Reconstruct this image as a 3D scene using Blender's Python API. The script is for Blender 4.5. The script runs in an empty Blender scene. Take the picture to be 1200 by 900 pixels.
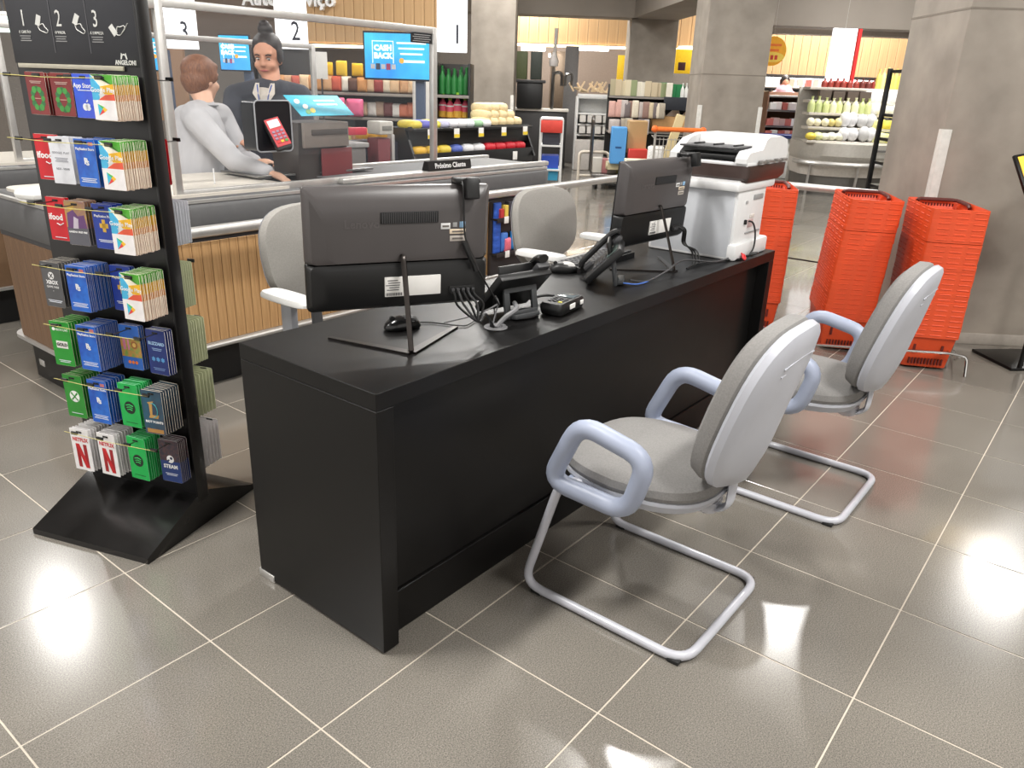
import bpy, bmesh, math, random
from mathutils import Vector, Matrix
C = bpy.context.scene.collection
SC = bpy.context.scene
R = math.radians
rnd = random.Random(7)

# ---------------------------------------------------------------- camera
CAM = Vector((-1.1096, -1.2671, 1.4293)); FPX = 905.94
PITCH, RO, YA = 0.36966, 0.035246, 0.663887
FW = Vector((math.cos(PITCH)*math.cos(YA), math.cos(PITCH)*math.sin(YA), -math.sin(PITCH)))
_r = Vector((math.sin(YA), -math.cos(YA), 0)); _u = _r.cross(FW)
RT = math.cos(RO)*_r + math.sin(RO)*_u
UP = -math.sin(RO)*_r + math.cos(RO)*_u
cd = bpy.data.cameras.new('camera'); cd.sensor_fit = 'HORIZONTAL'; cd.sensor_width = 36
cd.lens = FPX/1200*36; cd.clip_start = .05; cd.clip_end = 200
co = bpy.data.objects.new('camera', cd); C.objects.link(co)
mw = Matrix((RT, UP, -FW)).transposed().to_4x4(); mw.translation = CAM
co.matrix_world = mw; SC.camera = co

def W(px, py, dep):
    """surveyed point: photograph pixel (1200x900) at a distance along the view axis"""
    return CAM + (FPX*FW + (px-600)*RT - (py-450)*UP)*(dep/FPX)
def G(px, dep):
    """ground point under pixel column px at that distance"""
    d = (FPX*FW + (px-600)*RT)*(dep/FPX); t = -(CAM.z+d.z)/UP.z
    p = CAM + d + t*UP; p.z = 0; return p

# ---------------------------------------------------------------- light
SC.view_settings.view_transform = 'Standard'; SC.view_settings.look = 'None'
SC.view_settings.gamma = 1; SC.view_settings.exposure = 0.6; SC.view_settings.use_curve_mapping = False
SC.cycles.max_bounces = 6; SC.cycles.diffuse_bounces = 3; SC.cycles.glossy_bounces = 3
SC.cycles.transmission_bounces = 5; SC.cycles.transparent_max_bounces = 10
SC.cycles.caustics_reflective = False; SC.cycles.caustics_refractive = False
SC.cycles.use_denoising = True; SC.cycles.sample_clamp_indirect = 4
wd = bpy.data.worlds.new('store_ambient'); SC.world = wd; wd.use_nodes = True
wd.node_tree.nodes['Background'].inputs[0].default_value = (1.0, .965, .92, 1)
wd.node_tree.nodes['Background'].inputs[1].default_value = 0.80
CEIL = 4.0
def area_light(x, y, sx, sy, power, rz=0, col=(1, .98, .945)):
    l = bpy.data.lights.new('ceiling_lamp_light', 'AREA'); l.shape = 'RECTANGLE'; l.size = sx; l.size_y = sy
    l.energy = power; l.color = col
    o = bpy.data.objects.new('ceiling_lamp_light', l); C.objects.link(o)
    o.location = (x, y, CEIL-.09); o.rotation_euler = (0, 0, rz)
    return o
LAMPS = [(1.26, 6.47, .5, .14, 60, R(73)), (8.66, -1.02, .9, .15, 60, R(39.5)), (6.28, .64, .17, .12, 45, R(20)), (3.55, 1.04, .24, .14, 50, 0),
         (-.6, 1.0, 1.2, .3, 85, 0), (.6, -2.2, 1.2, .3, 90, 0), (4.6, 3.4, 1.2, .3, 55, 0), (6.0, 5.3, 1.2, .3, 70, 0),
         (8.2, 6.0, 1.2, .3, 70, 0), (11.5, 1.5, 1.2, .3, 130, 0), (12.5, 9.5, 1.2, .3, 150, 0), (5.5, 9.5, 1.2, .3, 90, 0), (16.0, 5.0, 1.2, .3, 200, 0),
         (14.9, 3.3, 1.2, .3, 190, 0), (3.4, -3.4, 1.2, .3, 90, 0), (-3.2, 3.4, 1.2, .3, 90, 0)]  # first lamp of this row is added to brighten the produce hall valance
for a in LAMPS: area_light(*a)

# ---------------------------------------------------------------- materials
def lin(c):
    return tuple(((v/255)/12.92 if v/255 <= .04045 else ((v/255+.055)/1.055)**2.4) for v in c[:3])
MC = {}
def mat(name, col, rough=.5, metal=0, var=.06, scale=30, bump=0, alpha=None, trans=0, emit=0, spec=.5, stretch=None, coat=0, col2=None, rvar=0, bscale=None, detail=3):
    if name in MC: return MC[name]
    m = bpy.data.materials.new(name); m.use_nodes = True; N = m.node_tree.nodes; L = m.node_tree.links
    b = N['Principled BSDF']; c = lin(col)
    b.inputs['Roughness'].default_value = rough; b.inputs['Metallic'].default_value = metal
    b.inputs['Specular IOR Level'].default_value = spec; b.inputs['Coat Weight'].default_value = coat
    b.inputs['Coat Roughness'].default_value = .1
    tc = N.new('ShaderNodeTexCoord'); mp = N.new('ShaderNodeMapping'); L.new(tc.outputs['Object'], mp.inputs['Vector'])
    if stretch: mp.inputs['Scale'].default_value = stretch
    nz = N.new('ShaderNodeTexNoise'); nz.inputs['Scale'].default_value = scale; nz.inputs['Detail'].default_value = detail
    L.new(mp.outputs[0], nz.inputs['Vector'])
    rp = N.new('ShaderNodeValToRGB'); rp.color_ramp.elements[0].position = .3; rp.color_ramp.elements[1].position = .7
    lo = lin(col2) if col2 else tuple(v*(1-var) for v in c)
    hi = c if col2 else tuple(min(1, v*(1+var)) for v in c)
    rp.color_ramp.elements[0].color = (*lo, 1); rp.color_ramp.elements[1].color = (*hi, 1)
    L.new(nz.outputs['Fac'], rp.inputs[0]); L.new(rp.outputs[0], b.inputs['Base Color'])
    if rvar:
        mr = N.new('ShaderNodeMapRange'); mr.inputs[3].default_value = max(.02, rough-rvar); mr.inputs[4].default_value = rough+rvar
        L.new(nz.outputs['Fac'], mr.inputs[0]); L.new(mr.outputs[0], b.inputs['Roughness'])
    if bump:
        bp = N.new('ShaderNodeBump'); bp.inputs['Strength'].default_value = bump; bp.inputs['Distance'].default_value = .002
        src = nz
        if bscale:
            src = N.new('ShaderNodeTexNoise'); src.inputs['Scale'].default_value = bscale; L.new(mp.outputs[0], src.inputs['Vector'])
        L.new(src.outputs['Fac'], bp.inputs['Height']); L.new(bp.outputs[0], b.inputs['Normal'])
    if emit:
        L.new(rp.outputs[0], b.inputs['Emission Color']); b.inputs['Emission Strength'].default_value = emit
    if trans: b.inputs['Transmission Weight'].default_value = trans; b.inputs['IOR'].default_value = 1.1
    if alpha is not None: b.inputs['Alpha'].default_value = alpha
    MC[name] = m; return m
def K(col, rough=.55, **k):
    return mat('plain_%02x%02x%02x_%d%s' % (*col, rough*100, ''.join(sorted(k))), col, rough, **k)

black = mat('black_laminate', (15, 14, 14), .36, spec=.32, var=.12, scale=8, bump=.05, bscale=400, rvar=.05)
blackplastic = mat('black_plastic', (20, 20, 21), .42, var=.1, scale=40, bump=.05, bscale=600)
darkgrey = mat('dark_grey_plastic', (66, 66, 68), .45, var=.08)
greyhousing = mat('grey_display_housing', (78, 74, 74), .34, var=.05, scale=6)
steel = mat('brushed_steel', (150, 148, 146), .28, metal=1, var=.1, scale=60, stretch=(1, 1, 12))
darksteel = mat('dark_steel', (70, 66, 64), .32, metal=1, var=.1)
alu = mat('satin_aluminium', (205, 203, 200), .38, metal=.7, var=.06, scale=20)
white = mat('white_plastic', (232, 232, 230), .4, var=.03)
greyfabric = mat('grey_upholstery', (134, 132, 130), .9, var=.1, scale=220, bump=.25, bscale=900, spec=.2)
greyfabric2 = mat('warm_grey_upholstery', (150, 147, 142), .9, var=.07, scale=200, bump=.25, bscale=900, spec=.2)
chairplastic = mat('pale_blue_grey_plastic', (158, 166, 186), .42, var=.03, scale=12)
shellplastic = mat('pale_grey_shell', (182, 184, 192), .36, var=.03, scale=10)
tubepaint = mat('pale_grey_enamel', (188, 189, 197), .3, var=.03, coat=.3)
concrete = mat('polished_concrete', (150, 142, 132), .72, var=.2, scale=3.2, detail=9, bump=.08, bscale=60)
concretebeam = mat('smooth_concrete', (150, 142, 133), .8, var=.08, scale=1.5, detail=8)
orange = mat('orange_plastic', (216, 78, 38), .42, var=.05, scale=25)
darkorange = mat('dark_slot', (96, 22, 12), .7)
maroon = mat('maroon_handle', (84, 34, 28), .5)
woodlight = mat('oak_laminate', (200, 160, 112), .45, col2=(168, 128, 84), scale=9, stretch=(14, 14, .6), detail=6)
wooddark = mat('walnut_laminate', (124, 96, 72), .5, col2=(98, 74, 55), scale=9, stretch=(14, 14, .6), detail=6)
valance = mat('valance_wood', (206, 172, 128), .6, col2=(184, 146, 102), scale=4, stretch=(6, 6, .15), detail=5)
rubber = mat('black_rubber', (24, 24, 24), .7)
greytop = mat('counter_fascia', (92, 92, 93), .45, var=.05)
beige = mat('counter_beige', (212, 205, 194), .45, var=.04)
glow = mat('lit_diffuser', (255, 250, 240), .5, emit=6, var=.01)
screenblue = mat('lit_screen_blue', (32, 130, 214), .3, emit=.55, col2=(60, 190, 226), scale=2.5)
paper = mat('white_paper', (238, 236, 232), .7, var=.03)
acrylic = mat('clear_acrylic', (160, 166, 172), .03, alpha=.045, var=.01, spec=.6)
skin1 = mat('skin_tan', (206, 150, 122), .55, var=.05, scale=12)
skin2 = mat('skin_fair', (222, 176, 150), .55, var=.05, scale=12)
hairdark = mat('dark_hair', (38, 30, 28), .5, var=.3, scale=60, stretch=(6, 6, 1), bump=.4)
hairbrown = mat('auburn_hair', (142, 92, 62), .6, col2=(92, 58, 40), scale=40, stretch=(5, 5, 1), bump=.5)
shirt = mat('pale_grey_shirt', (182, 181, 184), .85, var=.08, scale=6, bump=.2)
jacket = mat('navy_jacket', (50, 52, 62), .75, var=.2, scale=8, bump=.2)

# ---------------------------------------------------------------- mesh helpers
def TM(loc=(0, 0, 0), rx=0, ry=0, rz=0):
    return Matrix.Translation(loc) @ Matrix.Rotation(rz, 4, 'Z') @ Matrix.Rotation(ry, 4, 'Y') @ Matrix.Rotation(rx, 4, 'X')
def rr(w, h, r, k=4):
    """rounded rectangle outline, counter-clockwise"""
    r = min(r, w/2-1e-4, h/2-1e-4); o = []
    for cx, cy, a0 in ((w/2-r, h/2-r, 0), (-w/2+r, h/2-r, 90), (-w/2+r, -h/2+r, 180), (w/2-r, -h/2+r, 270)):
        for i in range(k+1):
            a = R(a0+90*i/k); o.append((cx+r*math.cos(a), cy+r*math.sin(a)))
    return o
def se(w, h, e=2.5, n=28):
    """superellipse outline"""
    o = []
    for i in range(n):
        a = 2*math.pi*i/n; c, s = math.cos(a), math.sin(a)
        o.append((w/2*math.copysign(abs(c)**(2/e), c), h/2*math.copysign(abs(s)**(2/e), s)))
    return o
def smooth_path(p, k=4, closed=False):
    p = [Vector(v) for v in p]; n = len(p); o = []
    rng = range(n if closed else n-1)
    for i in rng:
        g = lambda j: p[j % n] if closed else p[max(0, min(n-1, j))]
        a, b, c, d = g(i-1), g(i), g(i+1), g(i+2)
        for s in range(k):
            t = s/k
            o.append(.5*((2*b)+(c-a)*t+(2*a-5*b+4*c-d)*t*t+(3*b-a-3*c+d)*t**3))
    if not closed: o.append(p[-1])
    return o
def fillet(p, r, k=4, closed=False):
    """polyline with rounded corners"""
    p = [Vector(v) for v in p]; n = len(p); o = []
    for i in range(n):
        if not closed and i in (0, n-1): o.append(p[i]); continue
        a, b, c = p[i-1], p[i], p[(i+1) % n]
        d1, d2 = (a-b), (c-b); q = min(r, d1.length*.48, d2.length*.48)
        s, e = b+d1.normalized()*q, b+d2.normalized()*q
        for j in range(k+1):
            t = j/k; o.append((1-t)**2*s+2*t*(1-t)*b+t*t*e)
    return o
class B:
    def __init__(s): s.b = bmesh.new()
    def faces(s, vs, fs, M=None):
        v = [s.b.verts.new((M @ Vector(p)) if M else p) for p in vs]
        for f in fs:
            try: s.b.faces.new([v[i] for i in f])
            except ValueError: pass
        return s
    def box(s, c, d, bev=0, M=None, rz=0, seg=2):
        g = bmesh.ops.create_cube(s.b, size=1); v = g['verts']
        T = Matrix.Translation(c) @ Matrix.Rotation(rz, 4, 'Z') @ Matrix.Diagonal((*d, 1))
        if M: T = M @ T
        bmesh.ops.transform(s.b, matrix=T, verts=v)
        if bev:
            e = list({e for x in v for e in x.link_edges})
            bmesh.ops.bevel(s.b, geom=e, offset=bev, segments=seg, affect='EDGES', profile=.5)
        return s
    def loft(s, rings, closed=True, cap0=True, cap1=True, M=None):
        n = len(rings[0]); vs = [p for r in rings for p in r]; fs = []
        for i in range(len(rings)-1):
            for j in range(n if closed else n-1):
                k = (j+1) % n; fs.append((i*n+j, i*n+k, (i+1)*n+k, (i+1)*n+j))
        if cap0: fs.append(tuple(range(n-1, -1, -1)))
        if cap1: fs.append(tuple((len(rings)-1)*n+j for j in range(n)))
        return s.faces(vs, fs, M)
    def prism(s, poly, h0, h1, M=None):
        return s.loft([[(x, y, h0) for x, y in poly], [(x, y, h1) for x, y in poly]], M=M)
    def front(s, poly, y0, y1, M=None):
        """outline in x,z extruded along y (y0 nearer the viewer at -y)"""
        return s.loft([[(x, y1, z) for x, z in poly], [(x, y0, z) for x, z in poly]], M=M)
    def tube(s, pts, r, n=8, closed=False, M=None, sx=1, up=None):
        pts = [Vector(p) for p in pts]; m = len(pts); rings = []; prev = None
        for i, p in enumerate(pts):
            if closed: t = pts[(i+1) % m]-pts[i-1]
            else: t = pts[min(i+1, m-1)]-pts[max(i-1, 0)]
            if t.length < 1e-9: t = Vector((0, 0, 1))
            t.normalize()
            if up is not None: a = Vector(up)
            elif prev is None: a = Vector((0, 0, 1)) if abs(t.z) < .9 else Vector((1, 0, 0))
            else: a = prev
            a = (a-t*a.dot(t))
            a = a.normalized() if a.length > 1e-6 else t.orthogonal().normalized()
            prev = a; b = t.cross(a); q = r[i] if isinstance(r, (list, tuple)) else r
            rings.append([p+q*(math.cos(2*math.pi*j/n)*a*sx+math.sin(2*math.pi*j/n)*b) for j in range(n)])
        if closed: rings.append(rings[0])
        return s.loft(rings, cap0=not closed, cap1=not closed, M=M)
    def cyl(s, p0, p1, r0, r1=None, n=16, M=None):
        return s.tube([p0, p1], [r0, r0 if r1 is None else r1], n, M=M)
    def lathe(s, prof, n=20, M=None):
        return s.loft([[(q*math.cos(2*math.pi*j/n), q*math.sin(2*math.pi*j/n), z) for j in range(n)] for q, z in prof], M=M)
    def pillow(s, poly, prof, M=None, f=None):
        """outline scaled about its centre through (scale, height) steps; f bends each point"""
        cx = sum(p[0] for p in poly)/len(poly); cy = sum(p[1] for p in poly)/len(poly)
        rings = [[(cx+(x-cx)*k, cy+(y-cy)*k, h) for x, y in poly] for k, h in prof]
        if f: rings = [[f(*p) for p in r] for r in rings]
        return s.loft(rings, M=M)
    def ball(s, c, d, M=None, u=14, v=10):
        T = Matrix.Translation(c) @ Matrix.Diagonal((*d, 1))
        bmesh.ops.create_uvsphere(s.b, u_segments=u, v_segments=v, radius=.5, matrix=(M @ T) if M else T); return s
    def weld(s):
        bmesh.ops.remove_doubles(s.b, verts=s.b.verts, dist=1e-5); return s
    def o(s, name, m, parent=None, ang=35, loc=None, rot=None):
        bmesh.ops.remove_doubles(s.b, verts=s.b.verts, dist=1e-6)
        bmesh.ops.recalc_face_normals(s.b, faces=s.b.faces)
        me = bpy.data.meshes.new(name); s.b.to_mesh(me); s.b.free(); me.materials.append(m)
        me.polygons.foreach_set('use_smooth', [True]*len(me.polygons)); me.set_sharp_from_angle(angle=R(ang))
        return ob(name, me, parent, loc, rot)
def ob(name, me, parent=None, loc=None, rot=None):
    o = bpy.data.objects.new(name, me); C.objects.link(o)
    if parent: o.parent = parent
    if loc is not None: o.location = loc
    if rot is not None: o.rotation_euler = rot
    return o
def tag(o, label, cat, group=None, kind=None):
    o['label'] = label; o['category'] = cat
    if group: o['group'] = group
    if kind: o['kind'] = kind
    return o
def thing(name, label, cat, loc=(0, 0, 0), rz=0, group=None):
    return tag(ob(name, None, None, loc, (0, 0, rz)), label, cat, group)
def struct(o):
    o['kind'] = 'structure'; return o
def dup(root, loc=None, rz=None, label=None, group=None):
    r = root.copy(); C.objects.link(r)
    if loc is not None: r.location = loc
    if rz is not None: r.rotation_euler = (0, 0, rz)
    if label: r['label'] = label
    if group: r['group'] = group
    for ch in list(root.children):
        c = ch.copy(); C.objects.link(c); c.parent = r
        for g in list(ch.children):
            d = g.copy(); C.objects.link(d); d.parent = c
    return r
def txt(s, size, m, parent, loc, rot=(R(90), 0, 0), ext=.0004, align='CENTER', name='lettering', sx=1, bold=0, shear=0):
    cu = bpy.data.curves.new(name, 'FONT'); cu.body = s; cu.size = size; cu.extrude = ext; cu.align_x = align; cu.align_y = 'CENTER'
    cu.resolution_u = 2; cu.offset = bold; cu.shear = shear; cu.space_character = 1.02
    t = bpy.data.objects.new(name, cu); C.objects.link(t)
    dg = bpy.context.evaluated_depsgraph_get(); me = bpy.data.meshes.new_from_object(t.evaluated_get(dg))
    bpy.data.objects.remove(t); bpy.data.curves.remove(cu); me.materials.clear(); me.materials.append(m); me.name = name
    o = ob(name, me, parent, loc, rot); o.scale = (sx, 1, 1); return o

# ---------------------------------------------------------------- floor
T0, TX, TY = .47, .203, -.0732
grout = mat('grout', (190, 180, 166), .7, var=.05)
def tile_material():
    m = bpy.data.materials.new('grey_porcelain_tile'); m.use_nodes = True; N = m.node_tree.nodes; L = m.node_tree.links; b = N['Principled BSDF']
    ge = N.new('ShaderNodeNewGeometry')
    n1 = N.new('ShaderNodeTexNoise'); n1.inputs['Scale'].default_value = 290; n1.inputs['Detail'].default_value = 3; n1.inputs['Roughness'].default_value = .75
    n2 = N.new('ShaderNodeTexNoise'); n2.inputs['Scale'].default_value = 1.7; n2.inputs['Detail'].default_value = 5
    L.new(ge.outputs['Position'], n1.inputs['Vector']); L.new(ge.outputs['Position'], n2.inputs['Vector'])
    r1 = N.new('ShaderNodeValToRGB'); r1.color_ramp.elements[0].position = .36; r1.color_ramp.elements[1].position = .66
    r1.color_ramp.elements[0].color = (*lin((92, 88, 82)), 1); r1.color_ramp.elements[1].color = (*lin((144, 138, 129)), 1)
    L.new(n1.outputs['Fac'], r1.inputs[0])
    mx = N.new('ShaderNodeMix'); mx.data_type = 'RGBA'; mx.blend_type = 'MULTIPLY'; mx.inputs[0].default_value = 1
    mr = N.new('ShaderNodeMapRange'); mr.inputs[1].default_value = .3; mr.inputs[2].default_value = .7; mr.inputs[3].default_value = .88; mr.inputs[4].default_value = 1.1
    L.new(n2.outputs['Fac'], mr.inputs[0]); L.new(r1.outputs[0], mx.inputs[6]); L.new(mr.outputs[0], mx.inputs[7]); L.new(mx.outputs[2], b.inputs['Base Color'])
    b.inputs['Roughness'].default_value = .2; b.inputs['Specular IOR Level'].default_value = .5; b.inputs['Coat Weight'].default_value = .35; b.inputs['Coat Roughness'].default_value = .05
    return m
tilemat = tile_material()
floor = struct(B().box((8.5, 6, -.0515), (28, 26, .1)).o('floor', grout))
g = .0022
tb = B().box((T0/2, T0/2, -.006), (T0-2*g, T0-2*g, .012), .0012, seg=1).o('tile', tilemat, floor); tile_me = tb.data
def pix(p):
    d = Vector(p)-CAM; z = d.dot(FW); return (600+FPX*d.dot(RT)/z, 450-FPX*d.dot(UP)/z, z) if z > .1 else (-9e3, -9e3, z)
cells = []
for i in range(-10, 46):
    for j in range(-14, 40):
        x, y = TX+i*T0, TY+j*T0; px, py, z = pix((x+T0/2, y+T0/2, 0))
        seen = z > .1 and -180 < px < 1380 and py < 1120
        cells.append((z if seen else 900+z, x, y))
cells.sort(); bigs = B()
vs0 = [v.co.copy() for v in tile_me.vertices]; fs0 = [tuple(p.vertices) for p in tile_me.polygons]
for k, (z, x, y) in enumerate(cells):
    if k == 0: tb.location = (x, y, 0)
    elif k < 290: ob('tile', tile_me, floor, (x, y, 0))
    else:
        hx = T0-2*g; bigs.faces([(x+g, y+g, 0), (x+g+hx, y+g, 0), (x+g+hx, y+g+hx, 0), (x+g, y+g+hx, 0)], [(0, 1, 2, 3)])
far_tiles = bigs.o('far_tiles', tilemat, floor); far_tiles['kind'] = 'stuff'

# ---------------------------------------------------------------- shell of the store
struct(B().box((8.5, 6, CEIL+.05), (28, 26, .1)).o('ceiling', mat('ceiling_paint', (150, 146, 140), .85)))
for i, (x, y, sx, sy, p, rz) in enumerate(LAMPS):
    t = thing('ceiling_light', 'white rectangular ceiling light above the store floor', 'light', (x, y, CEIL), rz, 'ceiling lights overhead')  # one fixture per lamp, including the added valance lamp
    B().box((0, 0, -.03), (sx+.04, sy+.04, .06), .006).o('housing', white, t)
    B().box((0, 0, -.065), (sx, sy, .012), .003).o('diffuser', glow, t)
BG = R(-54.3)                      # the pillars stand turned to the tile grid
E1 = Vector((math.cos(BG), math.sin(BG), 0)); E2 = Vector((-math.sin(BG), math.cos(BG), 0))
def bg(px, dep): return G(px, dep)
struct(B().box((0, .1, 2), (30, .2, 4)).o('wall_back', mat('back_wall_paint', (128, 120, 112), .8), None, loc=W(600, 113, 19.5)*1-Vector((0, 0, W(600, 113, 19.5).z)), rot=(0, 0, BG)))
struct(B().box((0, .1, 2), (26, .2, 4)).o('wall_left', mat('left_wall_paint', (138, 130, 122), .8), None, loc=(5.0, 14.0, 0), rot=(0, 0, R(8))))
struct(B().box((0, .1, 2), (26, .2, 4)).o('wall_right', mat('right_wall_paint', (150, 142, 132), .8), None, loc=(15.0, -6.4, 0), rot=(0, 0, R(180))))
def pillar(n, corner, w, d, label=None, guards=(1, 1), gz=1.27, base=True, joint=None):
    """corner: the front left corner on the floor"""
    t = struct(B().box((w/2, d/2, CEIL/2), (w, d, CEIL), .008).o('pillar', concrete, None, loc=corner, rot=(0, 0, BG)))
    if base:
        B().box((w/2, -.006, .035), (w+.02, .014, .07), .003).o('baseboard', mat('baseboard_stone', (158, 151, 142), .5), t)
    if joint:
        B().box((w/2, .0, joint), (w+.002, .003, .012), .0005, seg=1).box((0, d/2, joint), (.003, d, .012), .0005, seg=1).o('formwork_joint', mat('joint_concrete', (124, 116, 106), .8), t)  # formwork joint line as a slightly darker strip
    for s, x in zip(guards, (0, w)):
        if s:
            sg = 1 if x == 0 else -1
            B().box((x+sg*.02, -.004, gz/2+.04), (.05, .006, gz-.08), .002).box((x-sg*.005, .022, gz/2+.04), (.006, .05, gz-.08), .002).o('corner_guard', mat('clear_corner_guard', (226, 224, 218), .25, alpha=.75), t)
    return t
pillar(1, (4.085, -.285, 0),   .82, .76, gz=1.27, joint=1.90)
pm = W(820, 113, 9.35); pillar(2, (pm.x, pm.y, 0), .76, .95, joint=1.62)
pl = W(551, 113, 12.2); pillar(3, (pl.x, pl.y, 0), .68, .8)
pf = W(733, 113, 14.6); pillar(4, (pf.x, pf.y, 0), .86, .9)
# beams between the pillars
zb = W(740, 24, 14.5).z
def beam(n, p, q, z0, z1, th):
    p, q = Vector((p[0], p[1], 0)), Vector((q[0], q[1], 0)); d = q-p
    return struct(B().box((d.length/2, th/2, (z0+z1)/2), (d.length, th, z1-z0), .006).o('beam', concretebeam, None, loc=p, rot=(0, 0, math.atan2(d.y, d.x))))
beam(1, W(520, 113, 14.4), W(742, 113, 14.4), zb, CEIL, .6)
d2 = Vector((-math.cos(R(43)), -math.sin(R(43)), 0)); beam(2, pf, pf+d2*5.2, zb, CEIL, .84)
beam(3, W(830, 113, 13.2), W(1230, 113, 13.2), W(905, 32, 13.2).z, CEIL, .5)

# ---------------------------------------------------------------- reception desk
DL, DD, DH = 2.46, .551, .75
t = thing('reception_desk', 'long black laminate reception desk with solid end panels standing on grey tiles', 'desk', (0, 0, 0))
B().box((DL/2, DD/2, DH-.0225), (DL, DD, .045), .0015, seg=1).o('desktop', black, t)
B().box((.0272, DD/2, .355), (.0545, DD, .698), .0015, seg=1).o('end_panel', black, t)
B().box((DL-.0272, DD/2, .3525), (.0545, DD, .703), .0015, seg=1).o('end_panel', black, t)
B().box((DL/2, .062, .42), (DL-.109, .02, .57), .001, seg=1).o('modesty_panel', black, t)
B().box((DL/2, .055, .066), (DL-.109, .022, .132), .002, seg=1).o('kick_panel', black, t)
B().box((.012, DD-.03, .012), (.03, .075, .024), .002).o('foot_plate', alu, t)['label'] = 'small silver foot plate'
B().lathe([(0, 0), (.034, 0), (.036, .002), (.033, .005), (.02, .005), (.018, .002), (0, .002)], 28).o('cable_grommet', mat('grommet_grey', (120, 120, 122), .35), t, loc=(.601, .14, DH))
B().box((.0, .05, .005), (.028, .028, .01), .002).o('levelling_foot', rubber, t, loc=(.03, 0, 0))
Z = DH

# ---------------------------------------------------------------- all-in-one computers (x along the screen, +y towards the user)
def computer(name, label, loc, rz, off=(0, .088)):
    t = thing(name, label, 'computer', (loc[0], loc[1], Z), rz, None)
    ox, oy = off; T = TM((ox, oy, .096), rx=R(4)); w, h = .497, .328
    # back shell: lofted from the screen frame to a shallower back
    def ring(w_, z0, z1, y, r): return [(x, y, (z0+z1)/2+z) for x, z in rr(w_, z1-z0, r, 3)]
    hb = .130
    B().loft([ring(w, hb, h, .05, .006), ring(w, hb, h, .034, .008), ring(w-.03, hb+.002, h-.018, .012, .014), ring(w-.10, hb+.006, h-.06, .003, .03)], M=T).o('back_cover', greyhousing, t)
    lw = B().loft([ring(w, 0, hb, .05, .008), ring(w, 0, hb, .03, .012), ring(w-.02, .012, hb-.001, .012, .016), ring(w-.08, .03, hb-.012, .006, .02)], M=T)
    lw.o('lower_cover', mat('gloss_black_cover', (13, 13, 14), .4), t)['label'] = 'black lower cover with ports'
    B().box((0, .0535, h/2), (w-.004, .008, h-.004), .002, M=T).o('screen', mat('display_glass', (14, 16, 20), .08, var=.02), t)
    vg = B().box((.02, .0035, .252), (.155, .006, .03), .001, M=T).o('vent', blackplastic, t)
    sl = B()
    for i in range(26): sl.box((-.052+i*.00575, .0003, .252), (.0022, .002, .027), M=T)
    sl.o('vent_grille', darkgrey, vg)['kind'] = 'stuff'
    txt('Lenovo', .03, mat('embossed_grey', (86, 82, 82), .3), t, T @ Vector((-.105, .0028, .236)), (R(90)+R(4), 0, 0), ext=.0006, name='embossed_lettering', bold=.0006)
    for (x, z, w_, h_, c, nm) in ((.118, .226, .026, .016, (225, 225, 225), 'sticker'), (.144, .229, .012, .012, (160, 160, 160), 'sticker'), (.165, .229, .016, .016, (150, 190, 225), 'sticker'), (.152, .211, .045, .013, (232, 214, 190), 'sticker'), (.152, .192, .043, .015, (190, 182, 174), 'sticker')):
        s_ = B().box((x, .0055, z), (w_, .008, h_), .0008, M=T).o(nm, K(c), t)
        if w_ > .025: B().box((x, .0012, z), (w_*.7, .0012, h_*.3), M=T).o('print', K((110, 105, 100)), s_)
    lb = B().box((.03, .0045, .066), (.155, .006, .054), .0008, M=T).o('label_sticker', paper, t)
    pr = B()
    for i in range(5): pr.box((-.026+(i % 2)*.004, .0012, .084-i*.0065), (.028+(i % 3)*.005, .0008, .0022), M=T)
    for i in range(12): pr.box((-.043+i*.0037, .0012, .046), (.0017+.0008*(i % 2), .0008, .008), M=T)
    pr.o('label_print', K((90, 90, 92)), lb)['kind'] = 'stuff'
    pt = B().box((.17, .0085, .045), (.075, .012, .026), .003, M=T).o('port_recess', rubber, t)
    for i in range(5): B().box((.142+i*.0145, .000, .045), (.009, .012, .014), .0015, M=T).o('plug', darkgrey, pt)
    # stand: arm and V foot
    a = smooth_path([(ox, oy+.012, .105+.135), (ox, oy-.008, .105+.142), (ox, oy-.026, .105+.118), (ox, .008, .03), (ox*.4, .0, .006)], 5)
    B().tube(a, .0075, 8, sx=.6, up=(0, 1, 0)).o('stand_arm', darksteel, t)
    for s in (-1, 1):
        e = Vector((s*.185, .185, 0)); d = e.normalized(); q = Vector((-d.y, d.x, 0))
        B().loft([[p+Vector((0, 0, z)) for p in (Vector((0, -.004, 0))+q*.016, e+q*.008, e-q*.006, Vector((0, -.004, 0))-q*.012)] for z in (0, .006)]).o('stand_foot', darksteel, t)
    return t, T
pc1, T1 = computer('desktop_computer', 'grey and black all-in-one computer with thin V foot, nearer end of the black desk', (.262, .151), R(-29.4))
pc2, T2 = computer('desktop_computer', 'grey and black all-in-one computer standing between desk phone and white printer', (1.70, .125), R(-3), (0, .105))
def webcam(t, label, rz):
    M = t.matrix_basis @ Matrix.Identity(4)
    o = thing('webcam', label, 'webcam', M @ (T1 @ Vector((.185, .03, .33))), t.rotation_euler.z)
    B().box((0, -.032, -.014), (.036, .03, .055), .004, M=TM(rx=R(-12))).o('camera_body', blackplastic, o)
    B().box((-.004, .0, .01), (.07, .04, .014), .006).o('clip_bar', blackplastic, o)
    B().box((-.02, .03, .001), (.03, .012, .03), .004).o('lens_head', blackplastic, o)
    return o
bpy.context.view_layer.update()
for o_, l_ in ((pc1, 'black webcam clipped on top of the nearer computer display'), (pc2, 'black webcam clipped on top of the computer display beside the printer')):
    wc = webcam(o_, l_, 0)

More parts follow.
